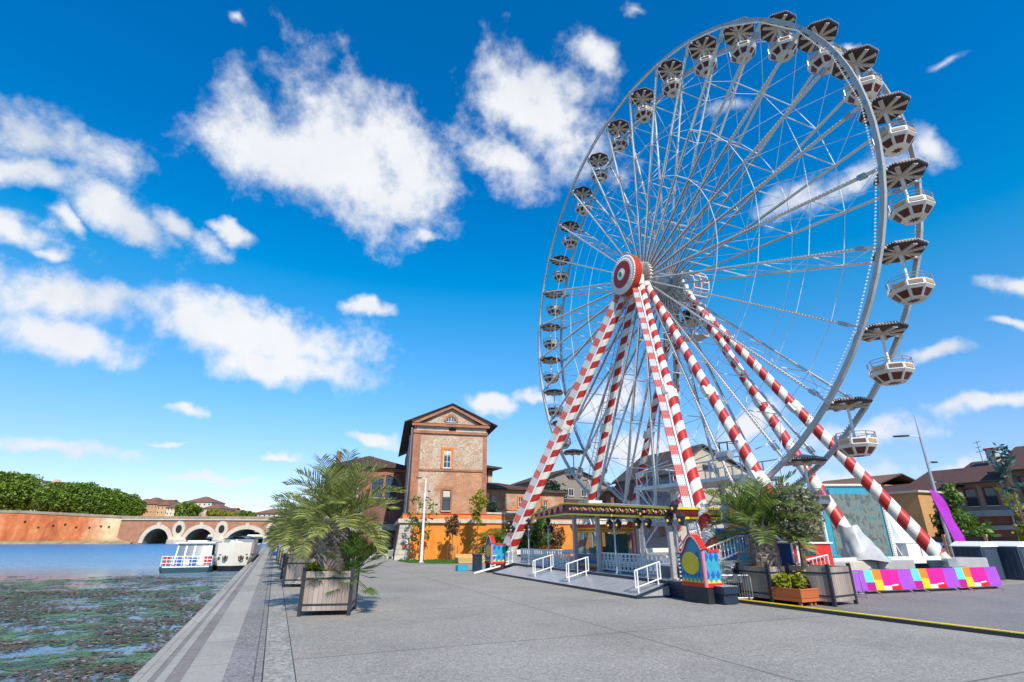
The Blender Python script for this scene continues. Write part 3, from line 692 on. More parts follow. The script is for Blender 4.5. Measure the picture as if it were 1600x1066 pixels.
# entrance canopy
cz = lambda q, top: (2.46+(q-14.6)*.052) if not top else (2.77+(q-14.6)*.070)
o = fr('entrance_canopy', 'dark red entrance canopy edged in yellow above the ticket booth', 'canopy', 0, 0, 0)
F_ = [(12.5,15.1),(12.3,22.2),(12.9,26.9),(15.3,26.9),(14.7,15.1)]
mb = MB(); n = len(F_)
lo = [Vector((r,q,cz(min(q,22.4),0))) for r, q in F_]; hi = [Vector((r,q,cz(min(q,22.4),1))) for r, q in F_]
hi[1].z += .03; hi[2].z -= .30; hi[3].z -= .3; lo[2].z -= .07; lo[3].z -= .07
for k in range(n):
    j = (k+1) % n; mb.add([lo[k],lo[j],hi[j],hi[k]], ((0,1,2,3),), 0)
mb.add([p+Vector((0,0,-.0)) for p in lo], (tuple(range(n)),), 1)
apx = Vector((13.9,20.8,3.3)); 
for k in range(n): mb.add([hi[k],hi[(k+1) % n],apx], ((0,1,2),), 2)
mb.build('fascia', [M['maroon'], M['concrete'], M['galv']], o)
mb = MB()
for P_ in (lo, hi):
    for k in (0, 1, 2, 4): mb.bar(P_[k]+Vector((-.03,0,0)), P_[(k+1) % n]+Vector((-.03,0,0)), .07, .075)
mb.build('yellow_trim', [M['yellow']], o)
mb = MB()
for k in range(10):       # gilt scrolls and pink lamps along the fascia
    q = 15.5+k*.66; z = (cz(q,0)+cz(q,1))/2; x = 12.5-(q-14.6)*.0263-.045
    for s_ in (-1, 1):
        pts = [(x, q+s_*(.10+.10*math.cos(a)*(1-a/9)), z+.10*math.sin(a)*(1-a/9)) for a in [i*.7 for i in range(8)]]
        mb.tube(pts, .022, 5, 0)
mb.build('gilt_scroll', [M['gold']], o)
for k in range(10):
    mb = MB(); q = 15.83+k*.66; z = (cz(q,0)+cz(q,1))/2; mb.lathe([(0,-.07),(.06,-.03),(.065,.02),(0,.07)], 8, 0, (12.5-(q-14.6)*.0263-.06,q,z)); mb.build('fascia_lamp', [M['pink']], o)
for k in range(5):        # pink drapes hanging in the left end
    mb = MB(); q = 22.5+k*.8; r = 12.31+k*.105; z1 = cz(22.4,1)-.05-.055*k; mb.prism([(r-.06,q,z1),(r-.06,q+.34,z1),(r-.05,q+.30,z1-.16),(r-.05,q+.17,z1-.33),(r-.05,q+.05,z1-.14)], (-.03,-.02,0)); mb.build('drape', [M['pink']], o)
for r, q in ((12.75,22.3),(12.75,20.3),(12.75,15.6),(14.4,15.6),(14.75,20.3),(15.0,26.2)):
    mb = MB(); w = .075
    mb.bx(r-w,r+w,q-w,q+w,.5,cz(min(q,22.4),0))
    mb.bx(r-w*1.5,r+w*1.5,q-w*1.5,q+w*1.5,.5,.56)
    for dx in (-.05,.05): mb.bx(r-w-.012,r-w-.001,q+dx-.015,q+dx+.015,.56,cz(min(q,22.4),0)-.02)
    mb.build('post', [mat('post_aluminium', (.46,.44,.40), .4, .2)] if 'post_aluminium' not in bpy.data.materials else [bpy.data.materials['post_aluminium']], o)
# ticket booth
o = fr('ticket_booth', 'red, yellow and blue ticket booth with glass windows', 'booth', 13.15, 20.75, .5)
mb = MB(); R1, Q1_ = 1.7, 2.15
mb.bx(0,R1,0,Q1_,0,.10,0); mb.bx(.03,R1-.03,.03,Q1_-.03,.10,.60,1)
for k in range(10):
    q = .1+k*.2
    mb.prism([(-.0,q,.16),(-.0,q+.16,.16),(-.0,q+.08,.30)], (-.012,0,0), 2); mb.prism([(.0,q,.32),(-.0,q+.08,.42),(0,q+.16,.32),(0,q+.08,.24)], (-.014,0,0), 3)
    mb.prism([(0,q+.02,.46),(0,q+.08,.54),(0,q+.14,.46),(0,q+.08,.43)], (-.014,0,0), 4)
    if k < 8:
        x = .1+k*.2; mb.prism([(x,0,.16),(x+.08,0,.30),(x+.16,0,.16)], (0,-.012,0), 2); mb.prism([(x,0,.32),(x+.08,0,.24),(x+.16,0,.32),(x+.08,0,.42)], (0,-.014,0), 3)
mb.bx(-.04,.03,-.04,Q1_+.04,.58,.63,5); mb.bx(-.04,R1+.04,-.04,.029,.58,.63,5)
mb.build('counter', [M['redb'], M['teal'], M['yellow'], M['blue'], M['orange'], M['blue']], o)
for x, q in ((0.0,0.0),(0.0,Q1_),(R1,0.0),(R1,Q1_)): mb = MB(); mb.bx(x-.05,x+.05,q-.05,q+.05,.10,1.58); mb.build('corner_pillar', [M['pink']], o)
mb = MB(); mb.bx(.015,.03,.06,Q1_-.06,.64,1.56); mb.bx(.06,R1-.06,.015,.03,.64,1.56)
m, t, b = nt('booth_glass'); b.inputs['Base Color'].default_value = (.35,.5,.48,1); b.inputs['Transmission Weight'].default_value = .85; b.inputs['Roughness'].default_value = .05; b.inputs['IOR'].default_value = 1.1
mb.build('pane', [m], o)
mb = MB(); mb.bx(.02,.04,.62,.66,.64,1.56); mb.bx(.02,.04,1.4,1.44,.64,1.56); mb.bx(.9,.94,.02,.04,.64,1.56); mb.build('mullion', [M['teal']], o)
mb = MB()
mb.bx(-.12,R1+.12,-.12,Q1_+.12,1.56,1.62,1); mb.bx(-.15,R1+.15,-.15,Q1_+.15,1.62,1.68,0); mb.bx(-.16,R1+.16,-.16,Q1_+.16,1.68,1.74,1); mb.bx(-.19,R1+.19,-.19,Q1_+.19,1.74,1.88,0)
for k in range(15):
    for z in (1.65,1.77,1.84): mb.box((-.12+k*.14,-.2 if z > 1.7 else -.16,z), (.05,.03,.035), 1)
mb.build('roof_fascia', [M['redb'], M['yellow']], o)
mb = MB(); mb.bx(.3,.75,.5,1.1,.64,.95,0); mb.bx(.35,.7,1.3,1.6,.64,.9,1); mb.bx(.9,1.4,.3,.7,.64,1.0,2); mb.bx(1.5,1.55,.2,Q1_-.2,.64,1.5,3)
mb.build('till', [M['dark'], M['white'], M['teal'], mat('green_curtain', (.03,.22,.13), .8, var=.5, vs=6)], o)
# painted arch panels at both ends
def arch_panel(name, label, r, q, rot, w, d, far=False):
    o = fr(name, label, 'painted arch', r, q, .45, rot)
    def outline(k): return [(-w/2*k,0)]+[( -w/2*k+w*k*i/14, 1.02+ (.40)*math.sin(PI*min(1, i/11)) if i <= 11 else 1.02-.10*math.sin(PI*(i-11)/3)) for i in range(15)]+[(w/2*k,0)]
    mb = MB(); mb.prism([(0,x,z) for x, z in outline(1)], (.16,0,0), 0); mb.bx(.161,d,-w/2,w/2,0,.98,0); mb.build('panel_body', [M['teal']], o)
    mb = MB(); mb.prism([(-.012,.04+.36*math.cos(2*PI*k/28)*w,.66+.33*math.sin(2*PI*k/28)) for k in range(28)], (-.012,0,0), 0); mb.build('oval', [M['yellow']], o)
    mb = MB()
    pts = outline(1)[1:-1]
    for i in range(len(pts)-1): mb.bar((.06,pts[i][0],pts[i][1]+.03),(.06,pts[i+1][0],pts[i+1][1]+.03),*(.08,.24),0,(1,0,0))
    mb.bx(.18,d+.03,-w/2-.03,w/2+.03,.982,1.05,0); mb.build('red_arch', [M['redb']], o)
    mb = MB(); mb.bx(-.03,d+.03,-w/2-.03,w/2+.03,0,.11,0)
    for k in range(6):
        y = -w/2+w*(k+.5)/6; mb.prism([(-.004,y-w/13,.115),(-.004,y+w/13,.115),(-.004,y,.24)], (-.014,0,0), 1); mb.prism([(-.004,y-w/15,.34),(-.004,y,.26),(-.004,y+w/15,.34),(-.004,y,.42)], (-.014,0,0), 2)
        if k % 2: mb.prism([(-.004,y-.1,.86),(-.004,y,.74),(-.004,y+.1,.86),(-.004,y,1.0)], (-.008,0,0), 2)
    for k in range(3): 
        x = d*(k+.5)/3; mb.prism([(x-.08,-w/2-.004,.34),(x,-w/2-.004,.24),(x+.08,-w/2-.004,.34),(x,-w/2-.004,.46)], (0,-.012,0), 2); mb.prism([(x-.09,-w/2-.004,.115),(x+.09,-w/2-.004,.115),(x,-w/2-.004,.22)], (0,-.012,0), 1)
        mb.prism([(x-.08,-w/2-.004,.84),(x,-w/2-.004,.72),(x+.08,-w/2-.004,.84),(x,-w/2-.004,.98)], (0,-.012,0), 2)
    for y in (-w/2-.02, w/2+.02):
        for k in range(15): mb.box((-.03,y,.14+k*.06), (.05,.05,.035), 3+k % 2)
    for i in range(len(pts)-1):
        for f in (.25,.75): mb.box((-.05,pts[i][0]+(pts[i+1][0]-pts[i][0])*f,pts[i][1]+(pts[i+1][1]-pts[i][1])*f+.03), (.04,.035,.035), 3)
    mb.build('painted_trim', [M['redb'], M['yellow'], M['blue'], M['bulb'], M['maroon']], o)
    mb = MB(); mb.tube([(-.06,-w/2-.06,.02),(-.06,-w/2-.06,1.0)], .06, 10); mb.build('column', [M['pink']], o)
    mb = MB(); mb.bx(.02,d-.02,-w/2,w/2,-.45,-.005); mb.build('plinth', [M['dark']], o)
    return o
arch_panel('painted_arch', 'painted blue arch panel with a big yellow oval at the near end of the ramp', 12.05, 13.85, 0, 1.05, .6)
arch_panel('painted_arch', 'small painted arch panel with yellow oval at the far end of the ramp', 11.2, 29.4, 0, 1.1, .8)
# lantern posts
def make_lantern_post(h):
    g = fr('lantern_post', 'x', 'lantern post', 0, 0, 0, 0, 'grey lantern posts along the fair platform')
    mb = MB(); mb.tube([(0,0,0),(0,0,h)], .035, 8); mb.lathe([(.07,0),(.07,.05),(.035,.1)], 10); mb.build('pole', [M['galv']], g)
    mb = MB()
    for s_ in (-1, 1):
        mb.tube([(0,0,h-.5),(0,s_*.15,h-.58),(0,s_*.30,h-.5),(0,s_*.30,h-.36)], .014, 6); mb.tube([(0,s_*.02,h-.25),(0,s_*.12,h-.2),(0,s_*.2,h-.3)], .01, 5)
    mb.build('bracket', [M['galv']], g)
    for y, z in ((0,h),(-.30,h-.36),(.30,h-.36)):
        mb = MB(); mb.lathe([(.07,-.03),(.165,.20),(.175,.225),(.14,.24),(.04,.33),(.0,.38)], 6, 0, (0,y,z)); l_ = mb.build('lantern', [M['dark']], g)
        mb = MB(); mb.lathe([(.0,.03),(.04,.05),(.04,.10),(0,.13)], 8, 0, (-.125,y-.05,z+.03)); mb.build('lamp_bulb', [M['gold']], l_)
    return g
LP = [(11.9,27.9,2.35,'lantern post at the far left, in front of the striped leg'),(12.25,26.3,2.35,'lantern post, second from the far left end of the platform'),(12.9,25.3,2.35,'lantern post standing just left of the entrance canopy'),
      (12.45,18.6,2.45,'lantern post just right of the ticket booth'),(12.45,16.7,2.45,'lantern post in front of the right half of the canopy fascia'),(12.45,14.9,2.55,'lantern post closest to the painted arch with yellow oval')]
lp0 = make_lantern_post(2.0)
for i, (r, q, h, l) in enumerate(LP):
    o = lp0 if i == 0 else copy_tree(lp0); o.location = W(r, q, .5); o.scale = (1,1,(h-.5)/1.9+.0); o['label'] = l
# mural hoarding, cabin, stairs behind the palms
m, t, b = nt('mural_paint'); b.inputs['Roughness'].default_value = .5
vo = N(t, 'ShaderNodeTexVoronoi'); vo.inputs['Scale'].default_value = 3.2; t.links.new(coords(t), vo.inputs['Vector'])
sx = N(t, 'ShaderNodeSeparateColor'); t.links.new(vo.outputs['Color'], sx.inputs[0])
t.links.new(ramp(t, [(0,(.02,.25,.38)),(.3,(.05,.38,.50)),(.5,(.55,.16,.04)),(.64,(.60,.50,.36)),(.8,(.03,.10,.35)),(1,(.5,.08,.05))], sx.outputs[0], 'CONSTANT').outputs[0], b.inputs['Base Color']); M['mural'] = m
o = fr('painted_hoarding', 'teal and orange painted hoarding behind the entrance canopy', 'hoarding', 17.0, 15.0, .5)
mb = MB(); mb.bx(0,.08,0,3.4,.1,1.7); mb.build('board', [M['mural']], o); mb = MB(); mb.bar((-.02,-.02,0),(-.02,-.02,1.75),.08,.08); mb.build('post', [M['white']], o); mb = MB(); mb.bar((-.02,3.42,0),(-.02,3.42,1.75),.08,.08); mb.build('post', [M['white']], o)
def stair_rail(name, label, pts, h, n, cat='railing'):
    o = fr(name, label, cat, 0, 0, 0); mb = MB(); pts = [Vector(p) for p in pts]
    up = Vector((0,0,h))
    for i in range(len(pts)-1):
        a, c = pts[i], pts[i+1]; mb.tube([a+up, c+up], .025, 6); mb.tube([a+up*.08, c+up*.08], .025, 6)
        for k in range(n+1): p = a.lerp(c, k/n); mb.tube([p, p+up], .014 if 0 < k < n else .024, 5)
    mb.build('rail', [M['white']], o); return o
stair_rail('stair_railing', 'white railing with thin balusters on the near corner of the platform', [(13.0,14.2,.96),(14.4,14.2,1.35),(15.5,14.2,1.35)], .55, 9)
stair_rail('stair_railing', 'white railing in front of the red control cabin', [(15.7,13.1,.5),(17.2,13.1,.7)], .6, 8)
o = fr('side_stage', 'grey sided stage block below the white corner railing', 'stage block', 12.95, 14.0, 0)
mb = MB(); mb.bx(0,2.6,.14,2.6,.5,.90,0); mb.build('side_wall', [mat('smoky_panel', (.10,.11,.12), .35, var=.5, vs=1.5)], o); mb = MB(); mb.bx(-.04,2.64,.1,2.64,.90,.97); mb.build('white_edge', [M['white']], o)
o = fr('control_cabin', 'bright red control cabin behind the planted palm', 'cabin', 15.75, 13.25, .5)
mb = MB(); mb.bx(0,1.9,0,1.4,0,1.15); mb.build('wall', [M['redb']], o)
mb = MB(); mb.bx(-.03,.0-.002,.0,1.4,0,1.15); mb.bx(-.04,.03,-.04,-.003,0,1.17,1); mb.bx(.2,.3,-.035,-.003,0,1.15,1); mb.build('corner_strip', [M['blue'], M['white']], o)
mb = MB(); mb.bx(.35,1.1,-.02,-.004,.78,1.02); mb.build('window', [M['glass']], o)
mb = MB(); mb.bx(-.06,1.96,-.06,1.46,1.153,1.20); mb.build('roof', [M['white']], o)
# crowd barriers, plain and with printed banners
def barrier_frame(mb, w, h=.74, n=12):
    mb.tube([(0,0,.10),(0,0,h-.06),(.05,0,h),(w-.05,0,h),(w,0,h-.06),(w,0,.10),(0,0,.10)], .022, 6)
    for k in range(1, n): mb.tube([(w*k/n,0,.10),(w*k/n,0,h)], .009, 4)
def barrier_feet(parent, w):
    for x in (w*.15, w*.85):
        mb = MB(); mb.tube([(x,-.34,.012),(x,-.28,.03),(x,-.1,.11),(x,.1,.11),(x,.28,.03),(x,.34,.012)], .02, 6); mb.build('foot', [M['galv']], parent)
for i, (r, q, l, w, rot) in enumerate(((12.98,13.7,'plain steel crowd barrier beside the painted arch',.95,-.35),(16.4,12.9,'plain steel crowd barrier behind the olive tree planter',1.9,0))):
    o = fr('crowd_barrier', l, 'barrier', r, q, 0, rot, 'plain crowd barriers'); mb = MB(); barrier_frame(mb, w); mb.build('frame', [M['galv']], o); barrier_feet(o, w)
bc_ = {n_: mat('banner_'+n_, c_, .55, var=.06, vs=1.5) for n_, c_ in (('magenta',(.72,.005,.25)),('purple',(.36,.07,.60)),('cyan',(.12,.66,.62)),('orange',(.85,.22,.005)),('yellow',(.85,.55,.004)),('plum',(.44,.004,.22)),('white',(.78,.78,.78)),('red',(.72,.005,.02)))}
bk_ = list(bc_)
BW = 2.25
def make_banner_barrier():
    o = fr('banner_barrier', 'x', 'banner barrier', 0, 0, 0, 0, 'crowd barriers covered with colour block banners')
    mb = MB(); barrier_frame(mb, BW-.05); mb.build('frame', [M['galv']], o); barrier_feet(o, BW-.05)
    mb = MB(); mb.bx(.02,BW-.07,.05,.08,.0,.16); mb.build('base_skirt', [M['black']], o)
    mb = MB()
    P4 = [(0,.17,.38,.78,'cyan'),(0,.17,.12,.38,'plum'),(.17,.35,.45,.78,'orange'),(.17,.35,.12,.45,'yellow'),(.35,.72,.25,.78,'magenta'),(.35,.50,.12,.25,'white'),(.50,.72,.12,.25,'red'),(.72,1.,.12,.78,'purple')]
    for x0, x1, z0, z1, c_ in P4:
        nx, nz_ = 3, 4
        vs = []
        for iz in range(nz_+1):
            for ix in range(nx+1):
                fx = x0+(x1-x0)*ix/nx; z = z0+(z1-z0)*iz/nz_
                x = fx*BW+(.78-z)*.10; vs.append(Vector((x, -.04+.012*math.sin(x*7+z*5), z)))
        fs = [(iz*(nx+1)+ix, iz*(nx+1)+ix+1, (iz+1)*(nx+1)+ix+1, (iz+1)*(nx+1)+ix) for iz in range(nz_) for ix in range(nx)]
        mb.add(vs, fs, bk_.index(c_))
    mb.prism([(.52*BW,-.056,.235),(.66*BW,-.056,.26),(.66*BW,-.056,.30),(.52*BW,-.056,.275)], (0,-.004,0), bk_.index('white'))
    mb.build('banner', [bc_[k] for k in bk_], o); return o
bb = make_banner_barrier()
for i, l in enumerate(('colour block banner barrier nearest the olive tree planter','colour block banner barrier, second from the olive tree planter','colour block banner barrier, third from the olive tree planter','colour block banner barrier at the right end of the row')):
    o = bb if i == 0 else copy_tree(bb); o['label'] = l; r0, r1 = 16.9+i*2.25, 0; q = 13.6-(i*2.25)*.10; o.location = W(r0, q, 0); o.rotation_euler = (0,0,AZ-.10)
# ballast blocks under the far legs
BB = [(17.3,19.55,'concrete','weathered grey ballast block left of the tarpaulin'),(19.6,21.15,'stone','pale ballast block under the tarpaulin covered leg'),(21.2,23.4,'concrete','grey ballast block in front of the light frame'),(24.3,26.1,'navy','dark ballast box under the outermost striped leg'),(26.15,28.4,'concrete','grey ballast block at the right end of the banners')]
for a, b_, m_, l in BB:
    mb = MB(); mb.bx(0,b_-a,0,1.0,0,.98+.04*(m_ != 'navy')); o = mb.build('ballast_block', [M[m_]]); o.location = W(a, 14.1, 0); o.rotation_euler = (0,0,AZ); tag(o, l, 'ballast block', 'ballast blocks of the wheel')
    bv = o.modifiers.new('b', 'BEVEL'); bv.width = .03
# tarpaulin over the foot of a far leg
mb = MB(); nu, nv_ = 26, 14
m, t, b = nt('tarpaulin'); b.inputs['Roughness'].default_value = .35; t.links.new(ramp(t, [(.3,(.36,.36,.35)),(.7,(.52,.52,.51))], nz(t, coords(t), 3, 5)).outputs[0], b.inputs['Base Color'])
for i in range(nu):
    for j in range(nv_+1):
        a = 2*PI*i/nu; s_ = j/nv_
        rr_ = .36+.42*s_**1.3+.07*math.sin(a*5+s_*4)*s_+.06*math.sin(a*9-s_*7)*s_
        z = 1.25*(1-s_)**1.2+.05*math.sin(a*3+s_*9)
        mb.v.append(Vector((rr_*math.cos(a)+.33*(1-s_)*-.0, rr_*math.sin(a)+.50*(1-s_), z+.02)))
for i in range(nu):
    for j in range(nv_):
        i2 = (i+1) % nu; mb.f.append((i*(nv_+1)+j, i2*(nv_+1)+j, i2*(nv_+1)+j+1, i*(nv_+1)+j+1)); mb.m.append(0)
o = mb.build('tarpaulin', [m], smooth=True); o.location = W(21.1, 14.4, 1.0); o.rotation_euler = (0,0,AZ); tag(o, 'crumpled grey tarpaulin wrapped round the foot of a striped leg', 'tarpaulin')
# photo frame with bulbs
o = fr('picture_frame', 'tall leaning picture board framed with light bulbs', 'picture board', 26.0, 19.6, 0.9, -.42)
mb = MB(); w, h = 3.1, 3.45
mb.bx(0,w,0,.12,0,h); mb.build('board', [M['teal']], o)
m, t, b = nt('faded_mural'); b.inputs['Roughness'].default_value = .4
t.links.new(ramp(t, [(.3,(.02,.15,.16)),(.42,(.09,.21,.19)),(.5,(.20,.20,.17)),(.58,(.06,.08,.08)),(.66,(.11,.21,.21)),(.78,(.38,.15,.04))], nz(t, coords(t,(1.6,1,.8)), 2.4, 9, .7)).outputs[0], b.inputs['Base Color'])
mb = MB(); mb.bx(.34,w-.10,-.02,-.003,.1,h-.38); mb.build('picture', [m], o)
mb = MB(); mb.bx(-.12,-.002,-.06,.16,-.4,h+.1); mb.bx(w+.002,w+.2,-.08,.2,-.5,h+.1); mb.bx(-.12,w+.12,-.07,.17,h+.003,h+.12)
for k in range(34): z = .0+k*.105; mb.box((w+.1,-.1,z), (.13,.05,.045), 1); mb.box((-.06,-.08,z), (.06,.05,.045), 1)
for k in range(30): mb.box((.05+k*.105,-.09,h+.06), (.045,.05,.07), 1)
mb.build('border', [M['cream'], M['bulb']], o)
mb = MB(); mb.bar((w+.1,.2,1.2),(w+1.3,.9,-.5),.06,.06); mb.build('strut', [M['white']], o); mb = MB(); mb.bar((w*.5,.2,2.2),(w*.5,1.6,-.5),.07,.07); mb.build('strut', [M['white']], o)
# floodlight clamped to the near striped leg
p = onr(1133, 712, 17.0); r_, q_ = rq(p)
o = fr('floodlight', 'grey floodlight mounted on a striped leg of the wheel', 'floodlight', r_, q_, p.z)
mb = MB(); mb.lathe([(.0,-.3),(.18,-.3),(.2,-.1),(.2,.3),(.22,.34),(0,.34)], 14, 0, (0,0,0), 'y'); mb.build('housing', [M['galv']], o)
mb = MB(); mb.bar((0,-.2,.2),(.0,-.2,.55),.04,.04); mb.bar((0,.25,.2),(0,.25,.55),.04,.04); mb.bar((0,-.22,.55),(0,.27,.55),.04,.04); mb.bar((0,0,.55),(.5,-.35,.6),.04,.04); mb.build('bracket', [M['dark']], o)
# cable ramp with a yellow lid
a, b_ = G(1130,938), G(1640,1002); b_ = a+(b_-a)*1.35; ra, rb = rq(a), rq(b_)
o = thing('cable_ramp', 'long black cable protector with yellow lid lying on the paving', 'cable protector', a, math.atan2(b_.y-a.y, b_.x-a.x))
L_ = (b_-a).length; mb = MB(); mb.prism([(0,-.16,.0),(0,-.11,.075),(0,.11,.075),(0,.16,0)], (L_,0,0)); mb.build('rubber_base', [M['black']], o)
mb = MB(); n_ = int(L_/.6)
for k in range(n_): mb.bx(k*.6+.005,k*.6+.59,-.085,.095,.076,.09)
mb.build('lid', [M['yellow']], o)
# litter bin and teal box left of the far arch
o = fr('litter_bin', 'dark blue bin standing beside the far painted arch', 'bin', 10.85, 30.3, 0); mb = MB(); mb.prism([(-.22,-.22,0),(.22,-.22,0),(.22,.22,0),(-.22,.22,0)], (0,0,.85)); mb.build('body', [M['navy']], o); mb = MB(); mb.bx(-.25,.25,-.25,.25,.852,.92); mb.build('lid', [M['dark']], o)
mb = MB(); mb.bx(0,.6,0,.5,0,.32); o = mb.build('crate', [M['teal']], loc=W(9.9,30.9,0), rotz=AZ); bv = o.modifiers.new('b','BEVEL'); bv.width = .02; tag(o, 'low teal box on the ground left of the dark blue bin', 'box')
# tent, feather flag, toilets
o = fr('pagoda_tent', 'small white pagoda tent behind the striped leg', 'tent', 29.9, 18.2, 0)
mb = MB(); S_ = 3.3; n_ = 10
def te(x, y): return Vector((S_/2+x*S_/2, S_/2+y*S_/2, 0))
for sd in range(4):
    vs = []; 
    for i in range(n_+1):
        s_ = 1-i/n_; z = 1.62+1.6*(i/n_)**1.7 if False else 1.55+1.75*((i/n_)**1.9)
        for u in (-1, 1):
            x, y = ((u*s_,-s_),(s_,u*s_),(-u*s_,s_),(-s_,-u*s_))[sd]; p = te(x, y); p.z = z; vs.append(p)
    mb.add(vs, [(2*i,2*i+1,2*i+3,2*i+2) for i in range(n_)])
mb.build('roof', [mat('tent_fabric', (.74,.75,.77), .6, var=.06)], o, smooth=True)
mb = MB(); mb.bx(.03,S_-.03,.03,S_-.03,0,1.548); mb.build('side_wall', [bpy.data.materials['tent_fabric']], o)
mb = MB()
for k in range(5): mb.bx(1.35+k*.42,1.5+k*.42,.0,.02,1.30,1.40)
mb.build('wall_mark', [M['dark']], o)
mb = MB(); mb.bar((1.1,0.0,0),(1.1,0.0,1.55),.03,.03); mb.build('seam', [M['galv']], o)
o = fr('feather_flag', 'purple feather flag beside the white tent', 'flag', 33.6, 17.6, 0)
LEAN = -.40
pole = [Vector((LEAN*z, 0, z)) for z in (0, 1.2, 2.4, 3.6)]+[Vector((LEAN*4.05+.03,0,4.05)), Vector((LEAN*4.3+.14,0,4.22)), Vector((LEAN*4.3+.34,0,4.28))]
mb = MB(); mb.tube(pole, [.03,.028,.024,.02,.015,.012,.01], 6); mb.build('pole', [M['dark']], o)
mb = MB(); vs = []; n_ = 14
for i in range(n_+1):
    z = 1.25+3.0*i/n_; w = .95*(1 if i < 9 else math.sqrt(max(0,1-((i-9)/5.05)**2)))+.03; x = LEAN*z+(.02 if i < 12 else .05*(i-11))
    if i < 3: w *= .8+.07*i
    for f in (0, .33, .66, 1.): vs.append(Vector((x+w*f, .05*math.sin(i*.7+f*3)*f, z)))
fs = [(i*4+k, i*4+k+1, i*4+k+5, i*4+k+4) for i in range(n_) for k in range(3)]
mb.add(vs, fs); mb.build('sail', [mat('flag_purple', (.40,.02,.46), .5, var=.1)], o, smooth=True)
def make_toilet():
    o = fr('portable_toilet', 'x', 'portable toilet', 0, 0, 0, 0, 'portable toilets by the right wall')
    mb = MB(); mb.bx(0,1.3,0,1.15,0,1.42)
    for k in range(5): mb.bx(.12+k*.25,.2+k*.25,-.02,-.002,.15,1.35); mb.bx(-.02,-.002,.1+k*.22,.17+k*.22,.15,1.35)
    mb.build('cabin', [mat('toilet_plastic', (.035,.055,.085), .5, var=.15)] if 'toilet_plastic' not in bpy.data.materials else [bpy.data.materials['toilet_plastic']], o)
    mb = MB(); n_ = 12
    pr = [(-.06,0,1.423)]+[(-.06+1.42*i/n_, 0, 1.46+.20*math.sin(PI*i/n_)) for i in range(n_+1)]+[(1.36,0,1.423)]
    mb.prism([(x,-.06,z) for x, y, z in pr], (0,1.27,0)); mb.build('roof', [M['white']], o)
    mb = MB(); mb.bx(.2,1.1,-.035,-.021,.08,1.3); mb.build('door', [bpy.data.materials['toilet_plastic']], o); return o
tl = make_toilet(); tl['label'] = 'dark blue portable toilet nearer the banner barriers'; tl.location = W(29.9,15.0,0)
t2 = copy_tree(tl); t2['label'] = 'dark blue portable toilet at the right edge of the square'; t2.location = W(31.6,14.4,0)
# ================================================================ buildings
M['roof'] = mat_tiles('clay_roof_tiles', (.13,.06,.045))
M['roof2'] = mat_tiles('pale_clay_roof_tiles', (.30,.14,.08))
M['oldbrick'] = mat_brick('old_brick', (.38,.13,.06), (.30,.10,.05), (.36,.27,.19), .10, (.40,.34,.26), .28, .35)
M['dkbrick'] = mat_brick('dark_brick', (.19,.075,.048), (.15,.06,.042), (.22,.16,.12), .10, (.26,.21,.17), .22, .35)
M['orangew'] = mat_brick('orange_render', (.72,.22,.022), (.66,.185,.018), (.72,.25,.04), .13, (.70,.30,.07), .22, .22)
M['orangeb'] = mat('orange_band', (.62,.19,.04), .85, var=.2, vs=1.5)
M['quoin'] = mat_brick('quoin_stone', (.46,.41,.33), (.40,.36,.29), (.30,.26,.2), .42, None, 0, .2)
M['recess'] = mat('dark_recess', (.02,.017,.015), .9)
M['timber'] = mat('dark_eaves', (.06,.04,.03), .8, var=.3)
M['wframe'] = mat('window_frame_white', (.70,.69,.66), .5, var=.06)
# tower face: plaster falling off brick, more of it lost lower right
m, t, b = nt('tower_face'); b.inputs['Roughness'].default_value = .92
v, s, ob = wallvec(t)
k = N(t, 'ShaderNodeTexBrick'); t.links.new(v, k.inputs['Vector'])
k.inputs['Color1'].default_value = (.50,.215,.095,1); k.inputs['Color2'].default_value = (.38,.145,.062,1); k.inputs['Mortar'].default_value = (.46,.34,.24,1)
k.inputs['Scale'].default_value = 1; k.inputs['Row Height'].default_value = .10; k.inputs['Brick Width'].default_value = .30; k.inputs['Mortar Size'].default_value = .012
bst = mix(t, 1., k.outputs[0], ramp(t, [(.3,.65),(.7,1.25)], nz(t, ob, .8, 8, .7)).outputs[0], 'MULTIPLY')
pl = ramp(t, [(.28,(.34,.295,.22)),(.55,(.50,.435,.33)),(.8,(.60,.53,.41))], nz(t, ob, .9, 8, .65))
spk = ramp(t, [(.475,0.),(.535,1.)], mth(t, 'ADD', mth(t, 'MULTIPLY', nz(t, ob, 5.5, 5, .6), .72), mth(t, 'MULTIPLY', nz(t, ob, 1.1, 4, .6), .30)))                  # bricks showing through
zz = s.outputs[2]; xx = s.outputs[0]
up = N(t, 'ShaderNodeMapRange'); t.links.new(zz, up.inputs[0])
for i, vv in ((1,7.2),(2,7.9),(3,0.),(4,1.)): up.inputs[i].default_value = vv
lf = N(t, 'ShaderNodeMapRange'); t.links.new(xx, lf.inputs[0])
for i, vv in ((1,2.3),(2,5.2),(3,.20),(4,-.12)): lf.inputs[i].default_value = vv
base = mth(t, 'ADD', nz(t, ob, .55, 9, .65), mth(t, 'ADD', mth(t, 'MULTIPLY', up.outputs[0], .30), mth(t, 'MULTIPLY', lf.outputs[0], mth(t, 'SUBTRACT', 1., up.outputs[0]))))
f = ramp(t, [(.50,0.),(.56,1.)], base)
f2 = mth(t, 'MULTIPLY', f.outputs[0], mth(t, 'SUBTRACT', 1., mth(t, 'MULTIPLY', spk.outputs[0], .75)))
t.links.new(mix(t, f2, bst, pl.outputs[0]), b.inputs['Base Color']); bump(t, b, nz(t, ob, 6, 6), .5, .05); M['towerface'] = m

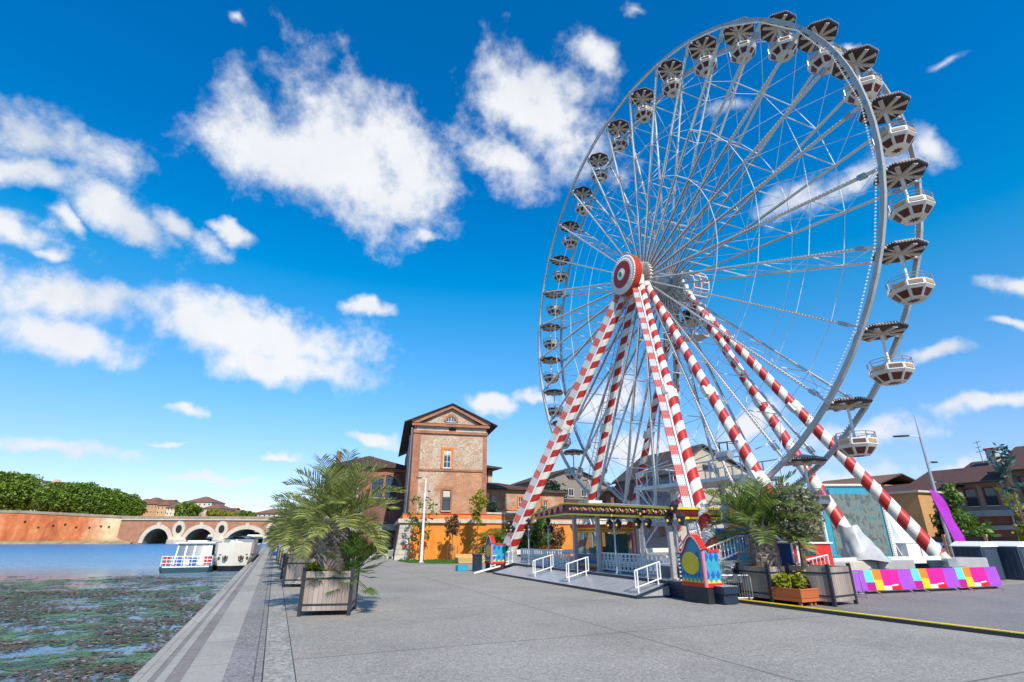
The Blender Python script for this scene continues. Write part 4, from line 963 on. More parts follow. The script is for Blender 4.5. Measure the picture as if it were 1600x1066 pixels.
class Face:       # a wall face of a building root: u along it, v up, d outwards
    def __init__(s, o, u, n): s.o, s.u, s.n = Vector(o), Vector(u), Vector(n)
    def p(s, u, v, d=0): return s.o+s.u*u+s.n*d+Vector((0,0,v))
    def slab(s, mb, u0, u1, v0, v1, d0, d1, m=0):
        vs = [s.p(u,v,d) for d in (d0,d1) for u, v in ((u0,v0),(u1,v0),(u1,v1),(u0,v1))]
        mb.add(vs, ((0,1,2,3),(7,6,5,4),(0,4,5,1),(1,5,6,2),(2,6,7,3),(3,7,4,0)), m)
def window(root, F, u, v, w, h, frame='wframe', glass='glass', surround=None, sw=.14, nu=2, nv=2, sill=True, half=None, th=.05):
    mb = MB()
    F.slab(mb, u-.0, u+w, v-.0, v+th, .012, .05); F.slab(mb, u, u+w, v+h-th, v+h, .012, .05)
    F.slab(mb, u, u+th, v+th, v+h-th, .012, .05); F.slab(mb, u+w-th, u+w, v+th, v+h-th, .012, .05)
    for i in range(1, nu): F.slab(mb, u+w*i/nu-th*.4, u+w*i/nu+th*.4, v+th, v+h-th, .012, .046)
    for i in range(1, nv): F.slab(mb, u+th, u+w-th, v+h*i/nv-th*.3, v+h*i/nv+th*.3, .012, .044)
    if surround:
        F.slab(mb, u-sw, u-.001, v, v+h+sw, .005, .12, 1); F.slab(mb, u+w+.001, u+w+sw, v, v+h+sw, .005, .12, 1); F.slab(mb, u, u+w, v+h+.001, v+h+sw, .005, .12, 1)
    if sill: F.slab(mb, u-sw*.6, u+w+sw*.6, v-.08, v-.002, .004, .16, 2)
    o = mb.build('window', [M[frame], M[surround or 'stone'], M['stone']], root)
    mb = MB(); F.slab(mb, u+th*.5, u+w-th*.5, v+th*.5, v+h-th*.5, .004, .02, 0)
    if half: F.slab(mb, u+th*.6, u+w-th*.6, v+h*half, v+h-th*.6, .0205, .03, 1)
    mb.build('pane', [M[glass], M['beige']], o); return o
def hip(root, x0, x1, y0, y1, z, h, over=.35, m='roof', inset=None, name='roof'):
    mb = MB(); x0 -= over; x1 += over; y0 -= over; y1 += over; th = .12
    lo = [Vector(p) for p in ((x0,y0,z),(x1,y0,z),(x1,y1,z),(x0,y1,z))]; hi = [p+Vector((0,0,th)) for p in lo]
    W_, D = x1-x0, y1-y0; i_ = (min(W_, D)/2) if inset is None else inset
    a, b = (Vector((x0+i_,(y0+y1)/2,z+th+h)), Vector((x1-i_,(y0+y1)/2,z+th+h))) if W_ >= D else (Vector(((x0+x1)/2,y0+i_,z+th+h)), Vector(((x0+x1)/2,y1-i_,z+th+h)))
    mb.add(lo, ((3,2,1,0),), 1); mb.add(lo+hi, ((0,1,5,4),(1,2,6,5),(2,3,7,6),(3,0,4,7)), 1)
    if W_ >= D: mb.add(hi+[a,b], ((0,1,5,4),(1,2,5),(2,3,4,5),(3,0,4)), 0)
    else: mb.add(hi+[a,b], ((0,1,4),(1,2,5,4),(2,3,5),(3,0,4,5)), 0)
    return mb.build(name, [M[m], M['timber']], root)
def gable(root, x0, x1, y0, y1, z, h, axis='y', over=.35, m='roof', name='roof', th=.12, oy=None):
    mb = MB(); 
    if axis == 'y':      # ridge runs along y
        xm = (x0+x1)/2; k = h/(xm-x0); oy = over if oy is None else oy; X0, X1, Y0, Y1 = x0-over, x1+over, y0-oy, y1+oy
        prof = [(X0, z-over*k), (xm, z+h), (X1, z-over*k)]
        for a, c in ((prof[0],prof[1]),(prof[1],prof[2])):
            q4 = [Vector((a[0],Y0,a[1])),Vector((c[0],Y0,c[1])),Vector((c[0],Y1,c[1])),Vector((a[0],Y1,a[1]))]; q5 = [p+Vector((0,0,th)) for p in q4]
            mb.add(q4+q5, ((4,5,6,7),), 0); mb.add(q4+q5, ((3,2,1,0),(0,1,5,4),(1,2,6,5),(2,3,7,6),(3,0,4,7)), 1)
    else:
        ym = (y0+y1)/2; k = h/(ym-y0); X0, X1, Y0, Y1 = x0-over, x1+over, y0-over, y1+over
        prof = [(Y0, z-over*k), (ym, z+h), (Y1, z-over*k)]
        for a, c in ((prof[0],prof[1]),(prof[1],prof[2])):
            q4 = [Vector((X0,a[0],a[1])),Vector((X1,a[0],a[1])),Vector((X1,c[0],c[1])),Vector((X0,c[0],c[1]))]; q5 = [p+Vector((0,0,th)) for p in q4]
            mb.add(q4+q5, ((4,5,6,7),), 0); mb.add(q4+q5, ((3,2,1,0),(0,1,5,4),(1,2,6,5),(2,3,7,6),(3,0,4,7)), 1)
    return mb.build(name, [M[m], M['timber']], root)
# ---------------------------------------------------------------- the old brick tower on the quay
X0, X1, D_ = .95, 7.7, 22.
o = fr('brick_tower', 'tall old brick tower with pediment and peeling plaster above the quay', 'tower', 9.45, 47, 0, -.177)
mb = MB()
mb.bx(X0,X1,.0,D_,3.65,11.35,0)
mb.prism([(X0,.02,11.3),(X1,.02,11.3),((X0+X1)/2,.02,13.3)], (0,.5,0), 0); mb.build('wall', [M['towerface']], o)
mb = MB(); mb.bx(X0-.05,X0+.62,-.06,-.002,3.65,11.0); mb.bx(X1-.35,X1+.03,-.05,-.002,3.65,11.0); mb.bx(X0-.055,X0-.002,-.05,D_,3.65,11.3); mb.build('corner_pilaster', [M['oldbrick']], o)
F = Face((0,0,0),(1,0,0),(0,-1,0)); mb = MB()
F.slab(mb, X0+.63, X1-.36, 7.38, 7.55, .002, .10, 0); F.slab(mb, X0-.08, X1+.06, 10.72, 10.98, .065, .16, 0); F.slab(mb, X0+.2, X1-.1, 11.0, 11.36, .003, .045, 1)
F.slab(mb, X0-.25, X1+.2, 11.37, 11.58, .01, .34, 0); F.slab(mb, X0-.18, X1+.13, 11.585, 11.66, .01, .26, 2)
xm = (X0+X1)/2
for sd in (-1, 1):
    xe = X0-.3 if sd < 0 else X1+.25
    mb.prism([(xe,-.30,11.67),(xm,-.30,13.44),(xm,-.30,13.16),(xe+.65*-sd,-.30,11.67)] if sd < 0 else [(xe,-.30,11.67),(xe+.65*-sd,-.30,11.67),(xm,-.30,13.16),(xm,-.30,13.44)], (0,.30,0), 0)
    mb.prism([(xe-.06*-sd,-.38,11.80),(xm,-.38,13.53),(xm,-.38,13.45),(xe,-.38,11.69)], (0,.40,0), 2)
mb.build('cornice', [M['oldbrick'], M['stone'], M['timber']], o)
gable(o, X0, X1, -.05, D_, 12.0, 1.5, 'y', .95, oy=.42, th=.09)
window(o, F, 3.72, 7.66, .68, 1.62, surround='orangeb', sw=.22, nu=2, nv=3, half=.72)
window(o, F, 3.78, 3.98, .72, 1.75, surround='oldbrick', sw=.16, nu=1, nv=2, frame='recess', half=.66)
mb = MB(); F.slab(mb, 4.1, 4.75, 11.02, 11.30, .046, .06); mb.build('vent_slot', [M['recess']], o)
mb = MB(); cx, cz_ = xm-.05, 11.9
arc = lambda r, n=12: [(cx+r*math.cos(PI*i/n), cz_+r*math.sin(PI*i/n)) for i in range(n+1)]
i_, o_ = arc(.46), arc(.68)
for i in range(12): mb.prism([(x,-.08,z) for x, z in (i_[i], o_[i], o_[i+1], i_[i+1])], (0,.095,0), 0)
lu = mb.build('lunette', [M['oldbrick']], o)
mb = MB(); mb.bx(cx-.03,cx+.03,-.03,.012,cz_,cz_+.44,0); mb.bx(cx-.5,cx+.5,-.05,.012,cz_-.05,cz_,0); mb.bx(cx-.25,cx-.22,-.03,.012,cz_,cz_+.37,0); mb.bx(cx+.22,cx+.25,-.03,.012,cz_,cz_+.37,0); mb.build('glazing_bar', [M['wframe']], lu)
mb = MB(); mb.prism([(x,-.012,z) for x, z in arc(.45)], (0,.02,0)); mb.build('pane', [M['bglass']], lu)
mb = MB()         # battered orange base with stone coping and quoins
mb.add([Vector(p) for p in ((.0,-.25,0),(7.8,-.25,0),(7.8,-.02,2.95),(.32,-.02,2.95),(.0,D_,0),(7.8,D_,0),(7.8,D_,2.95),(.32,D_,2.95))], ((0,1,2,3),(0,3,7,4),(1,5,6,2),(3,2,6,7)), 0)
bs = mb.build('base', [M['orangew']], o)
mb = MB(); mb.add([Vector(p) for p in ((-.03,-.29,0),(1.15,-.29,0),(1.25,-.07,2.94),(.28,-.07,2.94),(-.04,1.3,0),(.28,1.3,2.94))], ((0,1,2,3),(4,0,3,5)), 0); mb.add([Vector(p) for p in ((-.03,1.31,0),(.28,1.31,2.94),(.28,D_,2.94),(-.03,D_,0))], ((0,1,2,3),), 1)
mb.build('quoin', [M['quoin'], M['dkbrick']], bs)
mb = MB(); mb.bx(.1,7.8,-.28,-.0,2.951,3.28,0); mb.bx(.1,.4,.0,D_,2.951,3.28,0); mb.bx(.45,7.8,-.1,0,3.281,3.66,1); mb.bx(.42,7.8,-.14,-.0,3.661,3.74,2); mb.bx(.45,.94,.0,D_,3.281,3.66,1); mb.build('coping', [M['stone'], M['orangeb'], M['redb']], bs)
mb = MB(); mb.tube([(X0-.22,-.1,11.2),(X0-.2,1.2,4.2),(X0-.2,1.2,3.4)], .07, 6); mb.tube([(X0-.2,4.2,11.2),(X0-.2,4.2,3.3)], .08, 6); mb.build('downpipe', [M['galv']], o)
mb = MB(); mb.bx(.72,.98,-.36,-.22,1.25,1.6,0); mb.bx(.6,.85,-.4,-.25,.95,1.2,1); mb.tube([(.72,-.24,2.6),(.62,-.28,1.6),(.7,-.3,1.2)], .02, 5, 2); mb.build('wall_box', [M['white'], M['redb'], M['dark']], o)
# ---------------------------------------------------------------- long orange retaining wall going on to the right
o = fr('retaining_wall', 'long orange rendered wall with white coping behind the fairground', 'wall', 17.05, 45.6, 0)
mb = MB(); mb.bx(.01,17.,-.02,.8,0,2.95,0); mb.build('render', [M['orangew']], o)
mb = MB(); mb.bx(.01,17.,-.16,.8,2.951,3.25,0); mb.bx(.01,9,-.06,.7,3.251,3.72,1); mb.bx(.01,9,-.14,.75,3.721,3.88,0); mb.build('coping', [M['stone'], M['orangeb']], o)
# ---------------------------------------------------------------- wings
o = fr('brick_wing', 'dark red brick wing with tall arched windows left of the tower', 'building', 5.2, 62, 0)
mb = MB(); mb.bx(0,8.2,0,14,0,9.25); mb.build('wall', [M['dkbrick']], o)
hip(o, 0, 8.2, 0, 14, 9.25, 1.75, .5)
F = Face((0,0,0),(1,0,0),(0,-1,0))
mb = MB(); F.slab(mb, 0, 8.1, 2.45, 3.15, .004, .12, 0); F.slab(mb, 0, 8.1, 2.25, 2.44, .004, .22, 1); F.slab(mb, 0, 8.1, 8.9, 9.2, .004, .12, 2); mb.build('string_course', [M['concrete'], M['timber'], M['oldbrick']], o)
mb = MB(); cxa, cza, ra = 5.55, 6.75, 1.75
for i in range(14):
    a, c = PI*i/14, PI*(i+1)/14; mb.prism([(cxa+r*math.cos(x),-.12,cza+r*math.sin(x)) for r, x in ((ra,a),(ra+.32,a),(ra+.32,c),(ra,c))], (0,.118,0))
mb.build('brick_arch', [M['oldbrick']], o)
window(o, F, 5.6, 5.95, 1.4, 2.5, frame='recess', glass='bglass', surround='oldbrick', sw=.14, nu=4, nv=5, th=.06)
window(o, F, 4.1, 5.95, 1.25, 2.1, frame='recess', glass='bglass', surround='oldbrick', sw=.14, nu=3, nv=4, th=.06)
for u, v in ((.6,7.4),(.6,5.8),(2.0,6.0),(.6,4.0),(2.6,4.1)): window(o, F, u, v, .62, 1.0, nu=2, nv=2)
mb = MB(); mb.lathe([(0,-.03),(.22,-.03),(.22,.01)], 12, 0, (6.2,-.002,4.75), 'y'); mb.build('round_vent', [M['recess']], o)
mb = MB(); mb.lathe([(0,-.03),(.25,-.03),(.25,.01)], 12, 0, (4.4,-.002,.65), 'y'); mb.build('round_vent', [M['recess']], o)
mb = MB(); mb.bx(.2,.7,3,3.6,9.6,11.3); mb.build('chimney', [M['oldbrick']], o)
o = fr('brick_wing', 'low orange brick wing with red tiled roof right of the tower', 'building', 17.6, 52, 0)
mb = MB(); mb.bx(0,7.3,0,6,0,6.45); mb.bx(7.3,11.2,.5,6,0,6.3); mb.build('wall', [mat_brick('orange_brick', (.44,.19,.09), (.36,.14,.07), (.46,.34,.22), .1, (.50,.38,.26), .4, .3)], o)
hip(o, 0, 7.3, 0, 6, 6.45, .85, .45); hip(o, 7.35, 11.2, .5, 6, 6.3, .5, .4)
F = Face((0,0,0),(1,0,0),(0,-1,0))
window(o, F, 2.45, 4.72, .55, 1.0, surround='orangeb', nu=2, nv=2); window(o, F, 5.45, 4.72, .55, 1.0, surround='orangeb', nu=2, nv=2)
F2 = Face((0,.5,0),(1,0,0),(0,-1,0)); window(o, F2, 8.6, 4.5, .55, 1.0, surround='orangeb')
mb = MB(); F.slab(mb, .0, 7.25, 4.38, 4.56, .003, .12, 0); F.slab(mb, 0, 7.25, 3.3, 4.37, .003, .03, 1); mb.build('string_course', [M['orangeb'], M['stone']], o)
mb = MB(); mb.tube([(7.2,-.1,6.4),(7.2,-.1,4.0)], .05, 6); mb.build('downpipe', [M['timber']], o)
mb = MB(); mb.prism([(5.6,-1.2,3.75),(7.2,-1.2,3.75),(7.0,-.1,4.4),(5.8,-.1,4.4)], (0,.06,.06)); mb.build('lean_to_roof', [M['roof']], o)
o = fr('stair_turret', 'small pale turret with overhanging roof just right of the tower', 'turret', 17.2, 57.5, 0)
mb = MB(); mb.bx(0,5.0,0,5,0,9.0); mb.build('wall', [M['stone']], o); hip(o, 0, 5.0, 0, 5, 9.2, .9, .9)
mb = MB(); mb.bx(-.03,5.03,-.03,5.03,8.3,9.0); mb.build('frieze', [M['oldbrick']], o); mb = MB(); mb.tube([(4.4,-.1,9.0),(4.4,-.1,4.0)], .06, 6); mb.build('downpipe', [M['timber']], o)
# ---------------------------------------------------------------- buildings seen through the wheel
q_ = 74; p0 = onq(836, 745, q_); p1 = onq(948, 752, q_); pa = onq(897, 732, q_); r0, r1 = rq(p0)[0], rq(p1)[0]
o = fr('gabled_house', 'broad brown gabled house with pale lower storey seen through the left spokes', 'house', r0, q_, 0); w = r1-r0
mb = MB(); mb.bx(0,w,0,12,0,p0.z-.6); mb.prism([(0,.0,p0.z-.61),(w,.0,p0.z-.61),(w/2,.0,pa.z)], (0,11.9,0)); mb.build('wall', [mat('drab_render', (.24,.20,.16), .9, var=.18)], o)
gable(o, 0, w, 0, 12, p0.z-.6, pa.z-p0.z+.6, 'y', .6); F = Face((0,0,0),(1,0,0),(0,-1,0))
for k in range(5): window(o, F, 1.2+k*2.3, p0.z-2.7, .9, 1.1, nu=2, nv=1); window(o, F, 1.2+k*2.3, p0.z-6.1, .9, 1.4, nu=2, nv=2)
mb = MB(); mb.bx(-.1,w+.1,-1.6,-.01,p0.z-4.3,p0.z-3.3,0); mb.build('lean_to_roof', [M['roof']], o)
mb = MB(); F.slab(mb, 0, w, 0, p0.z-4.4, .01, .1); mb.build('pale_storey', [mat('pale_render', (.46,.36,.25), .9, var=.15)], o)
R_S = 47.; pA = onr(962, 762, R_S); pB = onr(1050, 735, R_S); qa, qb = rq(pA)[1], rq(pB)[1]
zE = (pA.z+pB.z)/2
pr = onq(1182, 745, qb); r1 = rq(pr)[0]; pap = onq(1095, 697, qb)
o = fr('concrete_warehouse', 'large beige gabled warehouse with long grey side behind the wheel', 'warehouse', R_S, qb, 0); w = r1-R_S; d_ = qa-qb
ra_ = rq(pap)[0]-R_S
mb = MB(); mb.add([Vector(p) for p in ((0,0,0),(w,0,0),(w,0,pr.z),(ra_,0,pap.z-.1),(0,0,zE),(0,d_,0),(w,d_,0),(w,d_,pr.z),(ra_,d_,pap.z-.1),(0,d_,zE))], ((0,1,2,3,4),(9,8,7,6,5),(1,6,7,2)), 0)
mb.add([Vector(p) for p in ((0,0,0),(0,0,zE),(0,d_,zE),(0,d_,0))], ((0,1,2,3),), 1)
mb.build('wall', [mat('board_concrete', (.44,.37,.27), .9, var=.25, vs=.6, bmp=.3), mat('slate_render', (.20,.20,.215), .8, var=.15)], o)
mb = MB()
for a, c in (((-.4,zE-.1),(ra_,pap.z)),((ra_,pap.z),(w+.5,pr.z-.05))):
    q4 = [Vector((a[0],-.5,a[1])),Vector((c[0],-.5,c[1])),Vector((c[0],d_+.4,c[1])),Vector((a[0],d_+.4,a[1]))]; mb.add(q4+[p+Vector((0,0,.25)) for p in q4], ((3,2,1,0),(4,5,6,7),(0,1,5,4),(1,2,6,5),(2,3,7,6),(3,0,4,7)))
mb.build('roof', [M['timber']], o)
F = Face((0,d_,0),(0,-1,0),(-1,0,0)); n_ = int(d_/2.2)
for k in range(n_):
    for z in (zE-2.6, zE-5.2, zE-7.6): window(o, F, .6+k*2.2, z, 1.2, 1.3, frame='dark', nu=2, nv=1, sill=False)
F = Face((0,0,0),(1,0,0),(0,-1,0)); mb = MB(); F.slab(mb, ra_-.2, ra_+1.4, pap.z-3.4, pap.z-2.5, .002, .04); mb.build('vent_slot', [M['recess']], o)
mb = MB(); F.slab(mb, .0, w*.62, zE-1.0, zE-.75, .003, .5); mb.build('ledge', [M['concrete']], o)
mb = MB(); mb.bx(-.12,-.002,d_*.62,d_,0,zE-.3,0); mb.build('brick_panel', [M['dkbrick']], o)
p0 = onr(955, 763, 46.0); qx = rq(p0)[1]
o = fr('brick_house', 'dark red brick house with deep eaves left of the grey warehouse side', 'house', 46.2, qa+.3, 0)
mb = MB(); mb.bx(0,9,0,10,0,zE-1.2); mb.build('wall', [M['dkbrick']], o); hip(o, 0, 9, 0, 10, zE-1.2, 1.3, .9); F = Face((0,10,0),(0,-1,0),(-1,0,0)); F2 = Face((0,0,0),(1,0,0),(0,-1,0))
for k in range(4):
    for z in (zE-3.6, zE-6.6): window(o, F, .8+k*2.3, z, .9, 1.6, frame='dark', nu=2, nv=2)
# ---------------------------------------------------------------- orange hall and terraced houses on the right
RO = 41.; pT = onr(1370, 776, RO); pL = onr(1232, 775, RO); pR = onr(1436, 790, RO); qL, qR = rq(pL)[1], rq(pR)[1]; zT = pT.z+.1
o = fr('orange_hall', 'flat topped ochre hall with dark openings behind the white tent', 'hall', RO, qR-.1, 0); L_ = qL-qR+8
mb = MB(); mb.bx(0,2.6,0,L_,0,zT); mb.build('wall', [mat_brick('ochre_brick', (.50,.26,.09), (.46,.22,.07), (.5,.3,.14), .12, None, 0, .15)], o); mb = MB(); mb.bx(-.2,2.7,-.2,L_+.2,zT+.002,zT+.14); mb.build('coping', [M['stone']], o)
F = Face((0,L_,0),(0,-1,0),(-1,0,0)); u_ = L_
for k in range(7): window(o, F, L_-2.6-k*2.6, 1.55, 1.05, 1.0, frame='recess', glass='recess', nu=1, nv=1, sill=False)
mb = MB(); F.slab(mb, 0, L_, 1.25, 1.45, .003, .25); mb.build('ledge', [M['timber']], o)
for (xa, xb, ya, yt, l, nm) in ((1283,1352,757,744,'ochre pediment block rising above the picture board','ochre_house'),):
    rr_ = 52; a, c = onr(1275, 764, rr_), onr(1352, 748, rr_); qa_, qc_ = rq(a)[1], rq(c)[1]
    o = fr(nm, l, 'house', rr_, qc_-1.0, 0); dd_ = qa_-qc_+2; zt = c.z-.6
    mb = MB(); mb.bx(0,7,0,dd_,0,zt); mb.build('wall', [bpy.data.materials['ochre_brick']], o); gable(o, 0, 7, 0, dd_, zt, 1.0, 'y', .4, 'roof2')
RT = 48.
def terr(name, label, x0, x1, ye0, ridge_h, winpx, chim=None, depth=9, wallm='pinkw', low='dkredb', col='roof', dz=0):
    a, c = onr(x0, ye0[0], RT), onr(x1, ye0[1], RT); qa_, qc_ = rq(a)[1], rq(c)[1]; z = (a.z+c.z)/2+dz; L_ = qa_-qc_
    o = fr(name, label, 'house', RT, qc_, 0)
    mb = MB(); mb.bx(0,depth,0,L_,0,z,0); mb.bx(-.05,-.002,0,L_,0,z*.56,1); mb.build('wall', [M[wallm], M[low]], o)
    mb = MB(); mb.bx(-.30,-.052,0,L_,z*.56,z*.63,0); mb.bx(-.16,-.052,0,L_,z*.40,z*.45,0); mb.build('string_course', [M['concrete']], o)
    gable(o, 0, depth, 0, L_, z, ridge_h, 'y', .6, col)
    F = Face((0,L_,0),(0,-1,0),(-1,0,0))
    for px in winpx: 
        p = onr(px, ye0[0], RT); u = qa_-rq(p)[1]; window(o, F, u-.35, z*.69, .75, z*.22, frame='maroon', surround='dkredb', sw=.07, nu=1, nv=2)
    if chim: mb = MB(); mb.bx(depth*.35,depth*.35+.6,L_*chim,L_*chim+.6,z+ridge_h*.4,z+ridge_h+.75,0); mb.bx(depth*.35-.06,depth*.35+.66,L_*chim-.06,L_*chim+.66,z+ridge_h+.752,z+ridge_h+.9,1); mb.build('chimney', [M['beige'], M['redb']], o)
    mb = MB(); mb.tube([(-.1,.15,z-.1),(-.1,.15,.2)], .05, 6); mb.build('downpipe', [M['stone']], o)
    return o, qc_, z
M['pinkw'] = mat('pink_render', (.44,.29,.22), .9, var=.18); M['dkredb'] = mat_brick('dark_red_brick', (.30,.085,.05), (.24,.065,.04), (.28,.15,.11), .12, None, 0, .3); M['ochw'] = mat('ochre_render', (.36,.22,.12), .9, var=.2)
terr('terraced_house', 'dark terraced house farthest along the right hand row', 1322, 1420, (776,768), 1.1, (1350,1390), None, dz=-.2)
terr('terraced_house', 'pink terraced house behind the purple feather flag', 1420, 1492, (768,760), 1.7, (1442,1474))
terr('terraced_house', 'pink terraced house with red window frames and a small chimney', 1492, 1566, (760,742), 1.75, (1513,1544), .45)
terr('terraced_house', 'ochre terraced house at the right edge behind the leafy tree', 1566, 1700, (742,712), 1.9, (1600,1640), None, wallm='ochw')
p = onr(1541, 738, 52); r_, q__ = rq(p); zA = p.z
o = fr('aerial', 'thin television aerial standing on the pink house roof', 'aerial', r_, q__, zA-.9)
mb = MB(); mb.tube([(0,0,0),(0,0,3.4)], .035, 5)
for z, w_ in ((3.3,.9),(2.9,.6),(2.55,.8),(1.6,.5)): mb.tube([(-w_*.4,-w_*.5,z),(w_*.4,w_*.5,z)], .022, 4)
mb.build('mast', [M['galv']], o)
# low fence below the trees on the right
o = fr('slat_fence', 'dark slatted fence below the trees by the toilets', 'fence', 40.0, 15.0, 0); mb = MB()
for k in range(3): mb.bx(-.03,.03,0,9.5,.35+k*.55,.75+k*.55)
mb.build('slat', [M['timber']], o)
for k in range(5): mb = MB(); mb.bx(-.09,.09,k*2.3-.08,k*2.3+.08,0,2.0); mb.build('post', [M['tan']], o)
# ---------------------------------------------------------------- street lamps
def lamp(name, label, loc, h, heads, top=0, col='galv', group='street lamps of the square'):
    o = thing(name, label, 'street lamp', loc, 0, group); mb = MB(); mb.tube([(0,0,0),(0,0,h*.5),(0,0,h)], [.11,.085,.06], 10)
    if top: mb.tube([(0,0,h),(0,0,h+top)], [.045,.01], 6)
    mb.lathe([(.2,0),(.2,.08),(.11,.12)], 10); mb.build('pole', [M[col]], o)
    for z, a, L_ in heads:
        d = Vector((math.cos(a), math.sin(a), 0)); mb = MB(); mb.tube([d*.05+Vector((0,0,z)), d*(L_*.4)+Vector((0,0,z+.05))], .03, 6); mb.build('arm', [M[col]], o)
        mb = MB(); R0 = Matrix.Rotation(a, 3, 'Z'); vs = []
        for i in range(9):
            x = L_*.4+(L_*.6)*i/8; w = .17*math.sin(PI*min(1,(i+.8)/8.6))**.5+.03
            for y, zz_ in ((-w,0),(w,0),(w*.6,.07),(-w*.6,.07)): vs.append(R0@Vector((x,y,z+.04+zz_)))
        fs = [(4*i+j, 4*i+(j+1) % 4, 4*i+4+(j+1) % 4, 4*i+4+j) for i in range(8) for j in range(4)]+[(3,2,1,0),(32,33,34,35)]
        mb.add(vs, fs); mb.build('lamp_head', [M['dark']], o, smooth=False)
    return o
p = G(658, 880); lamp('street_lamp', 'slim white street lamp standing in front of the brick tower', p, 6.1, [(6.1, PI+.2, .75),(5.1, .3, .4),(4.6,-.5,.4)], col='white')
p = onr(1487, 860, 34.0); hh = onr(1432, 683, 34.0).z; tt = onr(1422, 648, 34.).z
lamp('street_lamp', 'tall grey street lamp with three heads above the white tent', Vector((p.x,p.y,0)), hh, [(hh, PI-.3, 1.35),(hh*.79, .2, .7),(hh*.645, .25, .7)], top=tt-hh)
p = onq(924, 800, 44); lamp('street_lamp', 'pale street lamp seen between the spokes in front of the gabled house', Vector((p.x,p.y,0)), onq(918,752,44).z, [(onq(918,752,44).z, PI+.2, .7)], col='white')
p = onq(1128, 790, 40); lamp('street_lamp', 'grey street lamp in front of the beige warehouse gable', Vector((p.x,p.y,0)), onq(1106,737,40).z, [(onq(1106,737,40).z, PI+.4, .6),(onq(1106,760,40).z, 0., .35)])
# ---------------------------------------------------------------- bench, lawn, loungers
a = G(716, 881); r_, q__ = rq(a); o = fr('slatted_bench', 'long pale timber bench box on the edge of the lawn', 'bench', r_, q__+.05, 0); mb = MB()
mb.bx(0,2.25,0,.9,.02,.40,0); mb.build('seat', [M['ywood']], o); mb = MB(); mb.bx(0,2.25,.7,.88,.402,.62,0); mb.build('backrest', [M['ywood']], o)
pts = [G(x, y, .03) for x, y in ((622,876.5),(640,879),(680,880.6),(717,880.5),(724,877),(722,875.6),(680,875.1))]
mb = MB(); mb.prism([Vector((p.x,p.y,0)) for p in pts], (0,0,.035)); tag(mb.build('lawn', [mat('lawn_green', (.05,.13,.02), .9, var=.4, vs=4, bmp=.8)]), kind='structure')
mb = MB(); cx_ = sum((p for p in pts), Vector())/len(pts)
for i in range(5200):
    p = pts[R_.randrange(len(pts))].lerp(pts[R_.randrange(len(pts))], R_.random()).lerp(cx_, R_.random()*.3); p.z = .03
    a = R_.uniform(0, PI); h = R_.uniform(.05,.12); d = Vector((math.cos(a),math.sin(a),0))*.02; mb.add([p-d, p+d, p+Vector((R_.uniform(-.04,.04),R_.uniform(-.04,.04),h))], ((0,1,2),))
tag(mb.build('grass', [mat_leaf('grass_blade', (.03,.10,.01), (.10,.24,.03))]), kind='stuff')
def lounger(rot, loc, l, first=[None]):
    if first[0] is None:
        o = thing('sun_lounger', l, 'sun lounger', loc, rot, 'white loungers by the dark wall'); mb = MB()
        mb.bar((0,-.22,.22),(1.0,-.22,.22),.05,.05); mb.bar((0,.22,.22),(1.0,.22,.22),.05,.05)
        for k in range(9): mb.bx(.03+k*.11,.11+k*.11,-.24,.24,.235,.26)
        mb.build('seat', [M['white']], o); mb = MB(); mb.bar((1.0,0,.24),(1.45,0,.72),.46,.03); mb.build('backrest', [M['white']], o)
        for x in (.08,.95):
            for y in (-.22,.22): mb = MB(); mb.bar((x,y,.22),(x+(.06 if x>.5 else -.06),y,0),.05,.05); mb.build('leg', [M['white']], o)
        first[0] = o
    else: o = copy_tree(first[0]); o.location = loc; o.rotation_euler = (0,0,rot); o['label'] = l
    return o
for px, py, rot, l in ((561,872.5,.6,'white sun lounger on its own at the left by the palms'),(590,870.5,.5,'white sun lounger at the left of the three in a cluster'),(597,870.3,.55,'white sun lounger in the middle of the three in a cluster'),(603,870,.6,'white sun lounger at the right of the three in a cluster'),(606,873,-1.2,'white sun lounger seen from behind against the tower base')):
    lounger(rot, G(px, py), l)
# ================================================================ plants
M['palm'] = mat_leaf('palm_leaflet', (.09,.13,.035), (.42,.44,.11), .42, .4)
M['palm2'] = mat_leaf('palm_leaflet_dark', (.04,.095,.022), (.28,.36,.065), .42, .4)
M['plane'] = mat_leaf('plane_leaf', (.035,.085,.008), (.26,.36,.03), .3)
M['olive'] = mat_leaf('olive_leaf', (.10,.11,.06), (.40,.40,.24), .3)
M['ylw'] = mat_leaf('yellow_green_leaf', (.14,.18,.01), (.42,.40,.03), .35)
M['grn'] = mat_leaf('green_leaf_mix', (.03,.085,.012), (.18,.30,.04), .35)
M['rus'] = mat_leaf('russet_leaf', (.10,.04,.02), (.26,.16,.06), .25)
M['cyp'] = mat_leaf('conifer_leaf', (.008,.022,.012), (.03,.07,.035), .15)
M['sci'] = mat_leaf('blue_green_leaf', (.02,.07,.07), (.07,.19,.16), .3)
M['pur'] = mat_leaf('purple_leaf', (.02,.008,.015), (.09,.03,.05), .2)
M['petal'] = mat('yellow_petal', (.75,.48,.01), .6)
M['ptrunk'] = mat('palm_trunk', (.25,.19,.155), .9, var=.45, vs=5, bmp=.7, bs=25)
M['fibre'] = mat('trunk_fibre', (.20,.085,.03), .95, var=.4, vs=8, bmp=.6)
